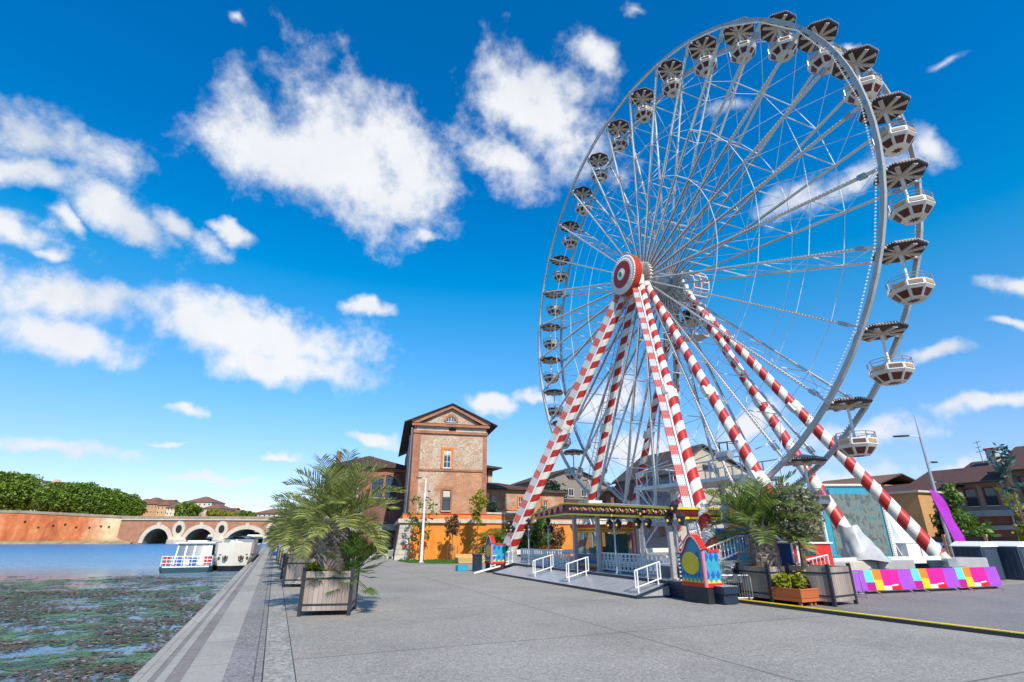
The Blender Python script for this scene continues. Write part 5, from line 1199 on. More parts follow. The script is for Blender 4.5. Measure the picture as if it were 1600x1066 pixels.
def frond(mb, base, azm, el0, L, droop, nleaf=34, ll=.62, w=.026, rnd=None, m=0):
    rnd = rnd or R_; n = 12; pts = []; p = Vector(base); el = el0
    for i in range(n+1):
        pts.append(p.copy()); el = el0-droop*((i+1)/n)**1.5
        p = p+Vector((math.cos(el)*math.cos(azm), math.cos(el)*math.sin(azm), math.sin(el)))*(L/n)
    mb.tube(pts, [.024*(1-.8*i/n) for i in range(n+1)], 4, m, False)
    side = Vector((-math.sin(azm), math.cos(azm), 0))
    for i in range(nleaf):
        f = .20+.80*(i+.5)/nleaf; k = min(n-1, int(f*n)); q = pts[k].lerp(pts[k+1], f*n-k); d = (pts[k+1]-pts[k]).normalized(); up = side.cross(d)
        if up.z < 0: up = -up
        le = ll*(.45+.75*math.sin(PI*min(1, f*.86+.10)))*rnd.uniform(.85,1.1)
        for s_ in (-1, 1):
            v = (d*.72+side*s_*.85+up*rnd.uniform(.25,.6)).normalized(); ww = d.cross(v).normalized().cross(v)*w
            a = q; b = q+v*le*.55; c = q+v*le+Vector((0,0,-.16*le*rnd.uniform(.2,1.5)))
            mb.add([a-ww*.5, a+ww*.5, b+ww, b-ww, c], ((0,1,2,3),(3,2,4)), m)
def palm_crown(seed, nf, L, ll=.62, el=(1.45,-.35), z=0., spread=.13, mats=('palm','ptrunk'), parent=None, droop=(.9,1.7), nleaf=34, w=.026):
    rnd = random.Random(seed); mb = MB()
    for k in range(nf):
        f = (k+.5)/nf; e = el[0]+(el[1]-el[0])*f**1.25+rnd.uniform(-.12,.12); a = k*2.39996+rnd.uniform(-.25,.25)
        l = L*rnd.uniform(.85,1.1)*(1.12-.34*f); b = Vector((math.cos(a)*spread, math.sin(a)*spread, z-.16*f))
        frond(mb, b, a, e, l, rnd.uniform(*droop), nleaf, ll, w, rnd)
    return mb.build('crown', [M[mats[0]]], parent)
def palm_trunk(parent, h, r0, r1, seed=1, bulge=.06):
    rnd = random.Random(seed); mb = MB(); mb.lathe([(r0*1.12,-.05),(r0*1.15,.06),(r0*1.02,.2),(r0*.94,h*.55),(r1,h),(0,h+.05)], 16, 1)
    rows = int(h/.105)
    for i in range(rows):
        z = .12+(h-.05)*i/rows; rr = (r0+(r1-r0)*i/rows); n = 9
        for k in range(n):
            a = 2*PI*(k+(i % 2)*.5)/n+rnd.uniform(-.06,.06); R0 = Matrix.Rotation(a, 3, 'Z'); o_ = rnd.uniform(.03,.07); ww = rr*.34*rnd.uniform(.85,1.1); hh = rnd.uniform(.15,.2)
            vs = [R0@Vector(p) for p in ((rr*.92,-ww,z-.05),(rr*.92,ww,z-.05),(rr+o_*.6,-ww*.8,z),(rr+o_*.6,ww*.8,z),(rr+o_,-ww*.62,z+hh*.7),(rr+o_,ww*.62,z+hh*.7),(rr+o_*.6,0,z+hh),(rr*.9,-ww*.6,z+hh*.8),(rr*.9,ww*.6,z+hh*.8))]
            mb.add(vs, ((0,1,3,2),(2,3,5,4),(4,5,6),(4,6,7),(6,5,8),(0,2,4,7),(1,8,5,3)), 0)
    return mb.build('trunk', [M['ptrunk'], M['fibre']], parent)
def make_palm(label, loc, seed, h, r0, nf, L, ll=.62, group='palms in wooden planters', rot=0., **kw):
    o = thing('palm_tree', label, 'palm', loc, rot, group); palm_trunk(o, h, r0, r0*.82, seed); palm_crown(seed, nf, L, ll, z=h, parent=o, **kw); return o
# wooden planters
def make_planter(w=1.3, h=1.1):
    g = thing('wooden_planter', 'x', 'planter', (0,0,0), 0, 'square wooden planters with dark metal frames')
    a = w/2; pz = .12
    for k, (x0, x1, y0, y1) in enumerate(((-a+.09,a-.09,-a+.03,-a+.075),(-a+.09,a-.09,a-.075,a-.03),(-a+.03,-a+.075,-a+.09,a-.09),(a-.075,a-.03,-a+.09,a-.09))):
        mb = MB(); mb.bx(x0,x1,y0,y1,pz,h-.06); mb.build('side_panel', [M['wood']], g)
    for x in (-a+.045,a-.045):
        for y in (-a+.045,a-.045): mb = MB(); mb.bx(x-.045,x+.045,y-.045,y+.045,0,h); mb.bx(x-.05,x+.05,y-.05,y+.05,h+.001,h+.02); mb.build('corner_post', [M['dark']], g)
    for z in (.26, h-.23):
        for sd in (-1, 1):
            mb = MB(); mb.bx(-a+.092,a-.092,sd*(a-.029)-.012,sd*(a-.029)+.012,z-.022,z+.022); mb.build('cross_bar', [M['dark']], g)
            mb = MB(); mb.bx(sd*(a-.029)-.012,sd*(a-.029)+.012,-a+.092,a-.092,z-.022,z+.022); mb.build('cross_bar', [M['dark']], g)
    mb = MB(); mb.bx(-a+.08,a-.08,-a+.08,a-.08,h-.24,h-.16); mb.build('soil', [M['soil']], g)
    return g
pl = make_planter()
def place_planter(p, rot, l, first=[True], sc_=1.):
    o = pl if first[0] else copy_tree(pl); first[0] = False; o.location = p; o.rotation_euler = (0,0,rot); o['label'] = l; o.scale = (sc_,)*3; return o
c = (G(458,963)+G(540,963))/2; P1 = c+Vector((0,.65,0))
place_planter(P1, .16, 'weathered wooden planter in the foreground holding the biggest palm')
PP = [P1]
for (px, py), l in zip(((447,918.5),(443.4,905),(440.4,891.2),(437,883),(434,877)), ('second','third','fourth','fifth','sixth')):
    a_ = G(px, py); p = a_+W(.66,.62)-W(0,0); PP.append(p); place_planter(p, AZ-.33, 'weathered wooden planter, %s in the row along the quay' % l)
make_palm('large palm with shaggy trunk in the foreground planter', P1+Vector((-.05,0,.93)), 3, 1.35, .37, 32, 1.92, .56, rot=.4, el=(1.55,.10), nleaf=26, w=.019, droop=(.7,1.5))
for k, (p, l) in enumerate(zip(PP[1:], ('palm in the second planter of the quay row','palm in the third planter of the quay row','palm in the fourth planter of the quay row','palm in the fifth planter of the quay row','palm in the sixth planter of the quay row'))):
    if k == 0: pm2 = make_palm(l, p+Vector((0,0,.93)), 11, 1.1, .38, 30, 2.0, .58, rot=.4, el=(1.45,-.05), nleaf=27, w=.02, droop=(.8,1.6)); o = pm2
    else: o = copy_tree(pm2); o.location = p+Vector((0,0,.93)); o.rotation_euler = (0,0,k*1.3); o['label'] = l
# fan palm bush and little yellow plant in the foreground planter
def fan_bush(name, label, cat, loc, n, r, mats, seed, ll=.42, el=(1.4,-.3)):
    rnd = random.Random(seed); o = thing(name, label, cat, loc); mb = MB()
    for k in range(n):
        a = rnd.uniform(0, 2*PI); e = el[0]+(el[1]-el[0])*rnd.random(); L = r*rnd.uniform(.45,1.); d = Vector((math.cos(e)*math.cos(a), math.cos(e)*math.sin(a), math.sin(e))); tip = d*L
        mb.tube([(0,0,0), tip*.6+Vector((0,0,.05)), tip], .008, 4, 0, False); s_ = d.cross(Vector((0,0,1))).normalized(); u_ = s_.cross(d)
        for j in range(13):
            b = -1.5+3.0*j/12; v = (d*math.cos(b)+s_*math.sin(b)+u_*.15).normalized(); le = ll*rnd.uniform(.75,1.05)*(.7+.3*math.cos(b)); ww = (v.cross(u_)).normalized()*.016
            mb.add([tip-ww*.4, tip+ww*.4, tip+v*le*.6+ww, tip+v*le*.6-ww, tip+v*le+Vector((0,0,-.10*le))], ((0,1,2,3),(3,2,4)))
    mb.build('foliage', [M[mats]], o); return o
fan_bush('fan_palm', 'bushy green fan palm at the right rim of the foreground planter', 'fan palm', P1+Vector((.42,-.05,.9)), 60, .95, 'grn', 5, .40, (1.4,-.55))
fan_bush('fan_palm', 'taller green fan palm behind the trunk in the foreground planter', 'fan palm', P1+Vector((.46,.35,.9)), 34, 1.15, 'palm2', 8, .4, (1.45,.6))
def leaves(mb, c, n, r, size, rnd, m=0, flat=1., elong=1.7):
    for _ in range(n):
        while True:
            p = Vector((rnd.uniform(-1,1),rnd.uniform(-1,1),rnd.uniform(-1,1)))
            if p.length < 1: break
        p = Vector((p.x*r, p.y*r, p.z*r*flat))+c
        a = Vector((rnd.gauss(0,1),rnd.gauss(0,1),rnd.gauss(0,.8))).normalized(); b = a.cross(Vector((rnd.gauss(0,1),rnd.gauss(0,1),rnd.gauss(0,1)))).normalized()
        s_ = size*rnd.uniform(.6,1.25); a = a*s_*elong/2; b = b*s_/2
        mb.add([p-a, p+b, p+a, p-b], ((0,1,2,3),), m)
o = thing('leafy_plant', 'small yellow green plant at the left of the foreground palm trunk', 'plant', P1+Vector((-.40,-.42,.9))); mb = MB(); rnd = random.Random(4); leaves(mb, Vector((0,0,.16)), 150, .24, .10, rnd, 0, .8, 2.2); mb.build('foliage', [M['ylw']], o)
def crown_tree(name, label, cat, loc, H, trunk_h, R, mats, seed, nclump, nleaf, lsize, group=None, tr=.12, flat=1., shell=.55, sparse=1., wob=.25, bark='bark', elong=1.7, low=-1.):
    rnd = random.Random(seed); o = thing(name, label, cat, loc, rnd.uniform(0,6), group); c = Vector((0,0,(H+trunk_h)/2)); rz = (H-trunk_h)/2
    mb = MB(); mb.tube([(0,0,-.05),(rnd.uniform(-.1,.1)*tr,0,trunk_h*.5),(0,0,trunk_h),(0,0,c.z+rz*.5)], [tr,tr*.85,tr*.7,tr*.2], 8)
    tips = []
    for k in range(nclump):
        while True:
            p = Vector((rnd.uniform(-1,1),rnd.uniform(-1,1),rnd.uniform(low,1)))
            if shell < p.length < 1: break
        tips.append(c+Vector((p.x*R*rnd.uniform(1-wob,1), p.y*R*rnd.uniform(1-wob,1), p.z*rz)))
    for k in range(min(nclump, 14)):
        q = tips[k]; b0 = Vector((0,0,trunk_h*rnd.uniform(.75,1.)+rz*rnd.uniform(0,.5))); mb.tube([b0, b0.lerp(q,.5)+Vector((0,0,.05*H)), q], [tr*.4,tr*.25,tr*.08], 5)
    mb.build('trunk', [M[bark]], o)
    mb = MB(); rc = (R+rz)/2*.34*sparse
    for q in tips: leaves(mb, q, nleaf, rc*rnd.uniform(.7,1.2), lsize, rnd, 0, flat, elong)
    mb.build('crown', [M[mats]], o); return o
# right hand planters with palm and olive tree, flower box
pa_, pb_ = G(1160,937), G(1205,943); dv = (pb_-pa_).normalized(); nv_ = Vector((-dv.y, dv.x, 0)); P2 = (pa_+pb_)/2+nv_*.62
place_planter(P2, math.atan2(dv.y, dv.x), 'dark weathered planter holding the palm beside the orange flower box', sc_=.97)
pa_, pb_ = G(1305,949), G(1342,944); dv = (pb_-pa_).normalized(); nv_ = Vector((-dv.y, dv.x, 0)); P3 = (pa_+pb_)/2+nv_*.64
place_planter(P3, math.atan2(dv.y, dv.x), 'grey weathered planter holding the olive tree by the banner barriers')
make_palm('spreading palm in the planter by the orange flower box', P2+Vector((0.05,0,.9)), 21, 1.2, .40, 30, 1.95, .58, rot=1., el=(1.5,.12), mats=('palm2','ptrunk'), nleaf=28, w=.02, droop=(.6,1.4))
crown_tree('olive_tree', 'grey green olive tree in the planter by the banner barriers', 'olive tree', P3+Vector((-.35,.1,.9)), 2.55, .85, .80, 'olive', 31, 36, 60, .065, tr=.10, elong=2.6)
a_, b_ = G(1208,942), G(1255,949); c_ = G(1297,945); ang = math.atan2((c_-b_).y, (c_-b_).x); wx = (c_-b_).length; wy = (a_-b_).length
o = thing('flower_box', 'orange stained timber flower box in front of the planters', 'flower box', b_, ang)
for (x0, x1, y0, y1) in ((0,wx,0,.05),(0,wx,wy-.05,wy),(0,.05,.051,wy-.051),(wx-.05,wx,.051,wy-.051)):
    mb = MB(); mb.bx(x0,x1,y0,y1,.12,.46); mb.build('side_board', [M['owood']], o)
for x in (.06,wx*.4,wx*.55,wx-.06): mb = MB(); mb.bx(x-.03,x+.03,.06,.14,0,.12); mb.build('foot', [M['owood']], o)
mb = MB(); mb.bx(.051,wx-.051,.051,wy-.051,.30,.40); mb.build('soil', [M['soil']], o)
def boxplant(label, x, y, r, n, m_, ls, seed, fl=0, hgt=.2):
    R0 = Matrix.Rotation(ang, 3, 'Z'); o2 = thing('bedding_plant', label, 'plant', b_+R0@Vector((x,y,.40)), ang, 'bedding plants in the orange flower box'); rnd = random.Random(seed); mb = MB()
    leaves(mb, Vector((0,0,hgt)), n, r, ls, rnd, 0, .85, 1.9); mb.build('foliage', [M[m_]], o2)
    if fl:
        for k in range(fl):
            mb = MB(); p = Vector((rnd.uniform(-r,r),rnd.uniform(-r,r)*.6,hgt+r*.8+rnd.uniform(.05,.16)))
            mb.tube([(p.x*.5,p.y*.5,hgt),p], .006, 4, 1, False); mb.lathe([(0,-.012),(.055,.0),(.03,.02),(0,.025)], 8, 0, p); mb.build('flower', [M['petal'], M['grn']], o2)
boxplant('bright yellow green plant at the left of the flower box', .28, wy*.62, .30, 420, 'ylw', .075, 1, hgt=.2)
boxplant('tall light green plant in the middle of the flower box', .52, wy*.35, .24, 300, 'ylw', .085, 2, hgt=.24)
boxplant('dark purple leaved plant with yellow flowers in the flower box', .82, .40, .24, 330, 'pur', .08, 3, 6, .16)
boxplant('feathery green plant at the right of the flower box', 1.08, .42, .20, 260, 'grn', .06, 6, hgt=.08)
boxplant('green plant with yellow flowers behind the purple one in the flower box', .80, wy*.66, .24, 280, 'grn', .07, 5, 6, .2)
# young trees with stakes along the orange wall, small palms, shrubs
def staked(label, px, py, H, th, R, m_, seed, nc, nl, ls):
    g = G(px, py); o = crown_tree('young_tree', label, 'young tree', g, H, th, R, m_, seed, nc, nl, ls, 'young staked trees along the orange wall', tr=.035, shell=.2, elong=2.)
    for dx, dy in ((-.32,-.2),(.32,-.2),(-.32,.25),(.32,.25)):
        mb = MB(); mb.tube([(dx,dy,0),(dx,dy,1.15)], .028, 6); mb.build('stake', [M['bark']], o)
    mb = MB(); mb.bar((-.32,-.2,1.1),(.32,-.2,1.1),.05,.03); mb.build('cross_rail', [M['bark']], o)
staked('young sparse tree with stakes just left of the slim white lamp', 655, 877, 5.4, 1.5, 1.25, 'grn', 41, 26, 12, .16)
staked('young tree with russet leaves and stakes in the middle of the orange wall', 706, 876.5, 3.8, 1.8, .68, 'rus', 42, 26, 24, .13)
staked('young yellow green tree with stakes to the left of the far painted arch', 745, 876.5, 5.5, 2.9, .7, 'ylw', 43, 28, 26, .14)
g1 = onq(776, 870, 43.5); pmA = make_palm('dark drooping palm in front of the orange wall beside the striped leg', Vector((g1.x,g1.y,0)), 51, 1.2, .25, 30, 2.1, .5, 'palms along the orange wall', el=(1.1,-.3), mats=('palm2','ptrunk'), nleaf=26)
g2 = onq(800, 868, 44.5); o = copy_tree(pmA); o.location = (g2.x, g2.y, .0); o.scale = (1.15,1.15,1.2); o['label'] = 'taller palm just right of the drooping palm by the orange wall'
g3 = onq(842, 868, 44.8); crown_tree('shrub', 'dark green shrub standing between the lantern posts and the orange wall', 'shrub', Vector((g3.x,g3.y,0)), 3.6, .6, 1.2, 'grn', 61, 26, 60, .16, tr=.05)
g3 = onq(868, 868, 44.8); crown_tree('shrub', 'lighter shrub by the orange wall left of the entrance canopy', 'shrub', Vector((g3.x,g3.y,0)), 3.2, .6, 1.0, 'rus', 62, 22, 50, .15, tr=.05)
g4 = onq(768, 803, 46.6); crown_tree('shrub', 'dark green shrub on top of the orange wall beside the tower', 'shrub', Vector((g4.x,g4.y,3.7)), 1.15, .2, .65, 'cyp', 63, 16, 60, .10, tr=.03)
g5 = onq(857, 800, 55); crown_tree('conifer_tree', 'dark conifer rising behind the entrance canopy roof', 'conifer', Vector((g5.x,g5.y,0)), onq(857,747,55).z, 1.5, 1.9, 'cyp', 64, 80, 90, .2, tr=.2, shell=.3, wob=.5)
g5 = onq(843, 800, 53); crown_tree('shrub', 'pale olive bush at the foot of the dark conifer', 'shrub', Vector((g5.x,g5.y,0)), 5.2, 3.0, 1.0, 'olive', 65, 26, 60, .16, tr=.08)
# greenery in front of the terraced houses on the right
def rt(px, py, r): p = onr(px, py, r); return Vector((p.x, p.y, 0)), p.z
p, z = rt(1486, 752, 43.); crown_tree('climbing_tree', 'leafy green tree in front of the pink terraced houses', 'tree', p, z, .8, .75, 'grn', 71, 26, 26, .2, tr=.08, shell=.2, wob=.6)
p, z = rt(1512, 812, 42.); crown_tree('climbing_tree', 'broad bush below the pink house windows', 'tree', p, z+.3, .3, 1.35, 'grn', 72, 34, 26, .2, tr=.1, shell=.25)
p, z = rt(1464, 802, 42.5); crown_tree('climbing_tree', 'dark bush behind the purple feather flag', 'tree', p, z, .3, .9, 'cyp', 73, 34, 40, .2, tr=.1, shell=.25)
p, z = rt(1558, 692, 37.); crown_tree('slender_tree', 'slender tree with bluish leaves at the right edge', 'tree', p, z, 3.6, .55, 'sci', 74, 14, 12, .16, tr=.05, shell=.2, wob=.5, elong=2.6)
p, z = rt(1584, 765, 38.); crown_tree('slender_tree', 'thin leafy sapling in front of the ochre house at the right edge', 'tree', p, z+.4, 1.0, .6, 'ylw', 75, 18, 14, .16, tr=.04, shell=.2, wob=.5, elong=2.4)
g6 = onq(1386, 830, 20.5); fan_bush('fan_palm', 'dark fan palm between the picture board and the white tent', 'fan palm', Vector((g6.x,g6.y,1.0)), 50, 1.5, 'palm2', 15, .8, (1.5,.0))
# ================================================================ far bank, bridge, boats, person
M['bankbrick'] = None
m, t, b = nt('embankment_brick'); b.inputs['Roughness'].default_value = .9
tcx = N(t, 'ShaderNodeTexCoord'); sx = N(t, 'ShaderNodeSeparateXYZ'); t.links.new(tcx.outputs['Object'], sx.inputs[0])
gx = N(t, 'ShaderNodeMapRange'); t.links.new(sx.outputs[0], gx.inputs[0])
mp = N(t, 'ShaderNodeMapping'); mp.inputs['Scale'].default_value = (1,1,.35); t.links.new(tcx.outputs['Object'], mp.inputs[0]); nv2 = mp.outputs[0]
n_a = nz(t, nv2, .16, 9, .7); n_b = nz(t, tcx.outputs['Object'], .6, 8, .7)
for i, vv in ((1,195.),(2,206.),(3,0.),(4,1.)): gx.inputs[i].default_value = vv
redc = ramp(t, [(.3,(.24,.05,.015)),(.5,(.50,.13,.035)),(.7,(.62,.27,.11))], n_a); palec = ramp(t, [(.3,(.52,.30,.12)),(.6,(.70,.52,.29))], n_a)
colb = mix(t, mth(t, 'ADD', gx.outputs[0], mth(t, 'MULTIPLY', mth(t, 'SUBTRACT', n_b, .5), .5), True), redc.outputs[0], palec.outputs[0])
zr = N(t, 'ShaderNodeMapRange'); t.links.new(sx.outputs[2], zr.inputs[0])
for i, vv in ((1,.6),(2,2.2),(3,.85),(4,0.)): zr.inputs[i].default_value = vv
colb = mix(t, mth(t, 'MULTIPLY', zr.outputs[0], ramp(t, [(.4,.4),(.6,1.)], n_b).outputs[0]), colb, (.13,.12,.06))
t.links.new(mix(t, .35, colb, ramp(t, [(.3,.55),(.7,1.4)], n_b).outputs[0], 'MULTIPLY'), b.inputs['Base Color']); M['bankbrick'] = m
A_ = Vector((-190,206,0)); B_ = Vector((-146,213,0)); eW = (B_-A_).normalized(); A0 = A_-eW*170; angW = math.atan2(eW.y, eW.x); LW = (B_-A0).length
zt0 = ony(0, 801, 206).z; zt1 = ony(205, 811, 213).z
o = thing('embankment_wall', 'long orange brick embankment wall across the river', 'river wall', Vector((A0.x,A0.y,ZW)), angW)
mb = MB(); nS = 30; vs = []
for i in range(nS+1):
    x = LW*i/nS; z = (zt0+(zt1-zt0)*min(1,max(0,(x-170)/(LW-170))))-ZW
    vs += [Vector((x,0,-.5)),Vector((x,1.2,z)),Vector((x,40,z))]
mb.add(vs, [(3*i,3*i+3,3*i+4,3*i+1) for i in range(nS)]+[(3*i+1,3*i+4,3*i+5,3*i+2) for i in range(nS)]); mb.build('brick_face', [M['bankbrick']], o)
mb = MB()
for i in range(nS): a, c = vs[3*i+1], vs[3*i+4]; mb.bar(a+Vector((0,.2,.45)), c+Vector((0,.2,.45)), .9, 1.0)
mb.build('parapet', [mat('parapet_stone', (.30,.22,.15), .9, var=.35, vs=.4)], o)
mb = MB(); mb.prism([(0,-3.5,-.6),(LW,-2.2,-.6),(LW,.3,.9),(0,.3,.9)], (0,0,.25)); mb.build('foot_ledge', [mat('mossy_ledge', (.27,.21,.10), .95, var=.5, vs=.5)], o)
mb = MB()
for i in range(9): x = 176+i*4.2+R_.uniform(-1,1); mb.lathe([(0,-.1),(.35,-.1),(.35,.3)], 8, 0, (x, .55, R_.uniform(5,8)), 'y')
mb.build('drain_hole', [M['recess']], o)
zb = (zt0+zt1)/2
mb = MB(); pts = [A0+Vector((0,2,0)), B_+Vector((0,2,0)), Vector((-60,230,0)), Vector((60,260,0)), Vector((200,700,0)), Vector((-500,700,0))]
mb.prism([Vector((p.x,p.y,zt1-.6)) for p in pts[:2]+[Vector((-143,246,zt1-.6)), Vector((-20,262,zt1-.6)), Vector((-20,700,zt1-.6)), Vector((-500,700,zt1-.6))]], (0,0,-4)); tag(mb.build('far_bank_ground', [M['concrete']]), kind='structure')
# ---- bridge
BP0, BP1 = Vector((-146,213,0)), Vector((-20,226,0)); eB = (BP1-BP0).normalized(); nB = Vector((-eB.y, eB.x, 0)); LB = (BP1-BP0).length
def tB(px, py):
    x, y, k = ray(px, py); det = x*(-eB.y)+y*eB.x if False else None
    # solve BP0 + eB*s = (x,y)*u
    a, b2, c2, d2 = eB.x, -x, eB.y, -y; D = a*d2-b2*c2; s_ = (-BP0.x*d2+BP0.y*b2)/D; u = (a*-BP0.y-c2*-BP0.x)/D
    return s_, EYE+k*u
o = thing('stone_bridge', 'old brick and stone bridge with three arches across the river', 'bridge', Vector((BP0.x,BP0.y,ZW)), math.atan2(eB.y, eB.x))
zd = (tB(205,810)[1]+tB(410,816)[1])/2-ZW
arches = []
for xl, xr, yt in ((222,262,826),(287,332,826),(352,412,827)):
    a, c = tB(xl, 850)[0], tB(xr, 850)[0]; arches.append(((a+c)/2, (c-a)/2, tB((xl+xr)/2, yt)[1]-ZW))
cx3, r3, z3 = arches[2]; st = arches[2][0]-arches[1][0]
arches.append((cx3+st*1.15, r3*1.1, z3))
DB = 18.
def arch_z(x):
    for cx, r, zt in arches:
        if abs(x-cx) < r: return .3+(zt-.3)*math.sqrt(max(0,1-((x-cx)/r)**2))
    return -1.5
xs = []; x = -6.
ed = sorted([cx+s_*r for cx, r, z in arches for s_ in (-1,1)]); 
for cx, r, zt in arches: xs += [cx-r*math.cos(PI*i/20) for i in range(21)]
xs = sorted(xs+[-6, LB]+[e+d for e in ed for d in (-.001,.001)])
mb = MB()
for i in range(len(xs)-1):
    a, c = xs[i], xs[i+1]
    if c-a < 1e-6: continue
    m_ = (a+c)/2; inside = any(abs(m_-cx) < r for cx, r, z in arches)
    za, zc = (arch_z(a+1e-7 if not inside else a), arch_z(c)) if inside else (-1.5, -1.5)
    if inside: za = max(za,.3); zc = max(zc,.3)
    mb.add([Vector(p) for p in ((a,0,za),(c,0,zc),(c,0,zd),(a,0,zd),(a,DB,za),(c,DB,zc),(c,DB,zd),(a,DB,zd))], ((0,1,2,3),(7,6,5,4),(3,2,6,7)), 0)
    mb.add([Vector(p) for p in ((a,0,za),(c,0,zc),(a,DB,za),(c,DB,zc))], ((0,2,3,1),), 1)
for cx, r, zt in arches:
    for s_ in (-1, 1): mb.add([Vector(p) for p in ((cx+s_*r,0,-1.5),(cx+s_*r,DB,-1.5),(cx+s_*r,DB,.3),(cx+s_*r,0,.3))], ((0,1,2,3),), 1)
mb.build('spandrel_wall', [mat('bridge_brick', (.38,.17,.09), .9, var=.35, vs=.5), mat('vault_brick', (.42,.22,.12), .9, var=.35, vs=.6)], o)
for cx, r, zt in arches:
    mb = MB(); n_ = 22
    for i in range(n_):
        a, c = PI*i/n_, PI*(i+1)/n_; P_ = lambda k, x: (cx-(r+k)*math.cos(x), -.25, .3+(zt-.3+k)*math.sin(x)); mb.prism([P_(0,a),P_(1.5,a),P_(1.5,c),P_(0,c)], (0,.6,0))
    mb.bx(cx-.7,cx+.7,-.5,.0,zt,zt+2.3); mb.build('voussoir_ring', [mat('bridge_stone', (.56,.47,.34), .9, var=.18, vs=.6) if 'bridge_stone' not in bpy.data.materials else bpy.data.materials['bridge_stone']], o)
BS = bpy.data.materials['bridge_stone']
for i in range(len(arches)-1):
    x = (arches[i][0]+arches[i][1]+arches[i+1][0]-arches[i+1][1])/2; gap = (arches[i+1][0]-arches[i+1][1])-(arches[i][0]+arches[i][1])
    mb = MB(); mb.prism([(x-gap*.62,-.05,-1.5),(x,-2.2,-1.5),(x+gap*.62,-.05,-1.5)], (0,0,3.0)); mb.add([Vector(p) for p in ((x-gap*.62,-.05,1.5),(x,-2.2,1.5),(x+gap*.62,-.05,1.5),(x,-.05,zd*.40))], ((0,1,3),(1,2,3)))
    mb.build('cutwater', [BS], o)
    zc_ = zd*.62; mb = MB(); ri, ro = 1.15, 2.3
    for k in range(20):
        a, c = 2*PI*k/20, 2*PI*(k+1)/20; P_ = lambda r_, q_: (x+r_*math.cos(q_), -.15, zc_+r_*1.35*math.sin(q_)); mb.prism([P_(ri,a),P_(ro,a),P_(ro,c),P_(ri,c)], (0,.2,0))
    oc = mb.build('oculus', [BS], o); mb = MB(); mb.prism([(x+ri*math.cos(2*PI*k/20),-.03,zc_+ri*1.35*math.sin(2*PI*k/20)) for k in range(20)], (0,.02,0)); mb.build('opening', [M['recess']], oc)
mb = MB(); mb.bx(-6,LB,-.5,.1,zd+.0,zd+.35,0); mb.bx(-6,LB,-.2,.25,zd+.351,zd+1.5,1); mb.bx(-6,LB,DB-.3,DB+.2,zd+.01,zd+1.4,1); mb.build('parapet', [BS, bpy.data.materials['parapet_stone']], o)
# ---- plane trees on the embankment
def at(px, py, Y): return ony(px, py, Y)
TREES = [(-8,752,7.6),(14,742,8.0),(36,744,7.6),(49,751,4.2),(83,757,4.6),(96,757,7.0),(114,759,7.0),(132,757,7.0),(150,763,6.8),(168,766,6.6),(184,771,6.2),(200,774,5.8),(209,782,5.2)]
pt = None; LB_T = ['first','second','third','fourth','fifth','sixth','seventh','eighth','ninth','tenth','eleventh','twelfth','thirteenth']
for k, (px, py, R) in enumerate(TREES):
    Y = 216+px*.03; p = at(px, py, Y); base = zt0+(zt1-zt0)*px/205.-.4; H = p.z-base
    if pt is None: pt = crown_tree('plane_tree', 'x', 'plane tree', (0,0,0), 14., 1.8, 6.6, 'plane', 81, 170, 110, .66, 'plane trees along the far embankment', tr=.45, shell=.3, wob=.32, elong=1.4); o = pt
    else: o = copy_tree(pt)
    o.location = (p.x, p.y, base); s_ = H/14.; o.scale = (R/6.6, R/6.6, s_); o.rotation_euler = (0,0,k*1.7); o['label'] = 'clipped green plane tree on the far embankment, %s from the left' % LB_T[k]
# ---- houses behind the far bank
def far_house(label, x0, x1, ytop, ybase, Y, wall, roofh, cols=5, rows=3, hipr=True, rm='roof2', name='far_house', dep=14., wm='wframe'):
    a, c = at(x0, ytop, Y), at(x1, ytop, Y); base = at(x0, ybase, Y).z; w = c.x-a.x; o = thing(name, label, 'house', Vector((a.x,Y,base))); h = a.z-base
    mb = MB(); mb.bx(0,w,0,dep,0,h); mb.build('wall', [wall], o)
    if hipr: hip(o, 0, w, 0, dep, h, roofh, .5, rm)
    else: gable(o, 0, w, 0, dep, h, roofh, 'x', .5, rm)
    F = Face((0,0,0),(1,0,0),(0,-1,0)); cw = w/cols; rh = h/rows
    for i in range(cols):
        for j in range(rows): window(o, F, cw*(i+.28), rh*(j+.22), cw*.44, rh*.56, frame=wm, nu=1, nv=1, th=cw*.06, sill=False)
    return o
W1, W2, W3 = mat('peach_render', (.52,.26,.10), .9, var=.12), mat('cream_render', (.62,.53,.40), .9, var=.1), mat('salmon_render', (.56,.36,.24), .9, var=.12)
far_house('orange fronted row of houses behind the left end of the bridge', 212, 246, 788, 812, 262, W1, 3.4, 7, 3)
far_house('ochre house with paler side next to the orange row', 246, 264, 790, 812, 258, mat('ochre_far', (.58,.34,.12), .9, var=.1), 2.4, 3, 3)
far_house('white house front just left of the round green tree', 261, 283, 793, 812, 250, W2, 2.0, 4, 3, hipr=False)
far_house('tall cream house with red roof above the round green tree', 288, 331, 785, 812, 300, W2, 3.4, 6, 4)
far_house('salmon coloured house right of the tall cream one', 316, 345, 795, 812, 280, W3, 2.4, 5, 3)
far_house('low pale house over the middle arch of the bridge', 340, 368, 803, 814, 290, W2, 2.2, 5, 2, hipr=False)
far_house('red roofed low house behind the third arch', 364, 392, 806, 816, 300, W1, 2.4, 4, 2)
far_house('wide cream house half hidden by the palms', 395, 440, 803, 820, 250, W2, 2.6, 6, 3)
far_house('long white mansion behind the gap between the plane trees', 52, 84, 768, 800, 290, W2, 4.2, 6, 4)
o = far_house('ornate red brick gable house rising above the plane trees', 70, 96, 762, 800, 285, mat('red_far', (.45,.13,.06), .9, var=.15), 3.2, 4, 3)
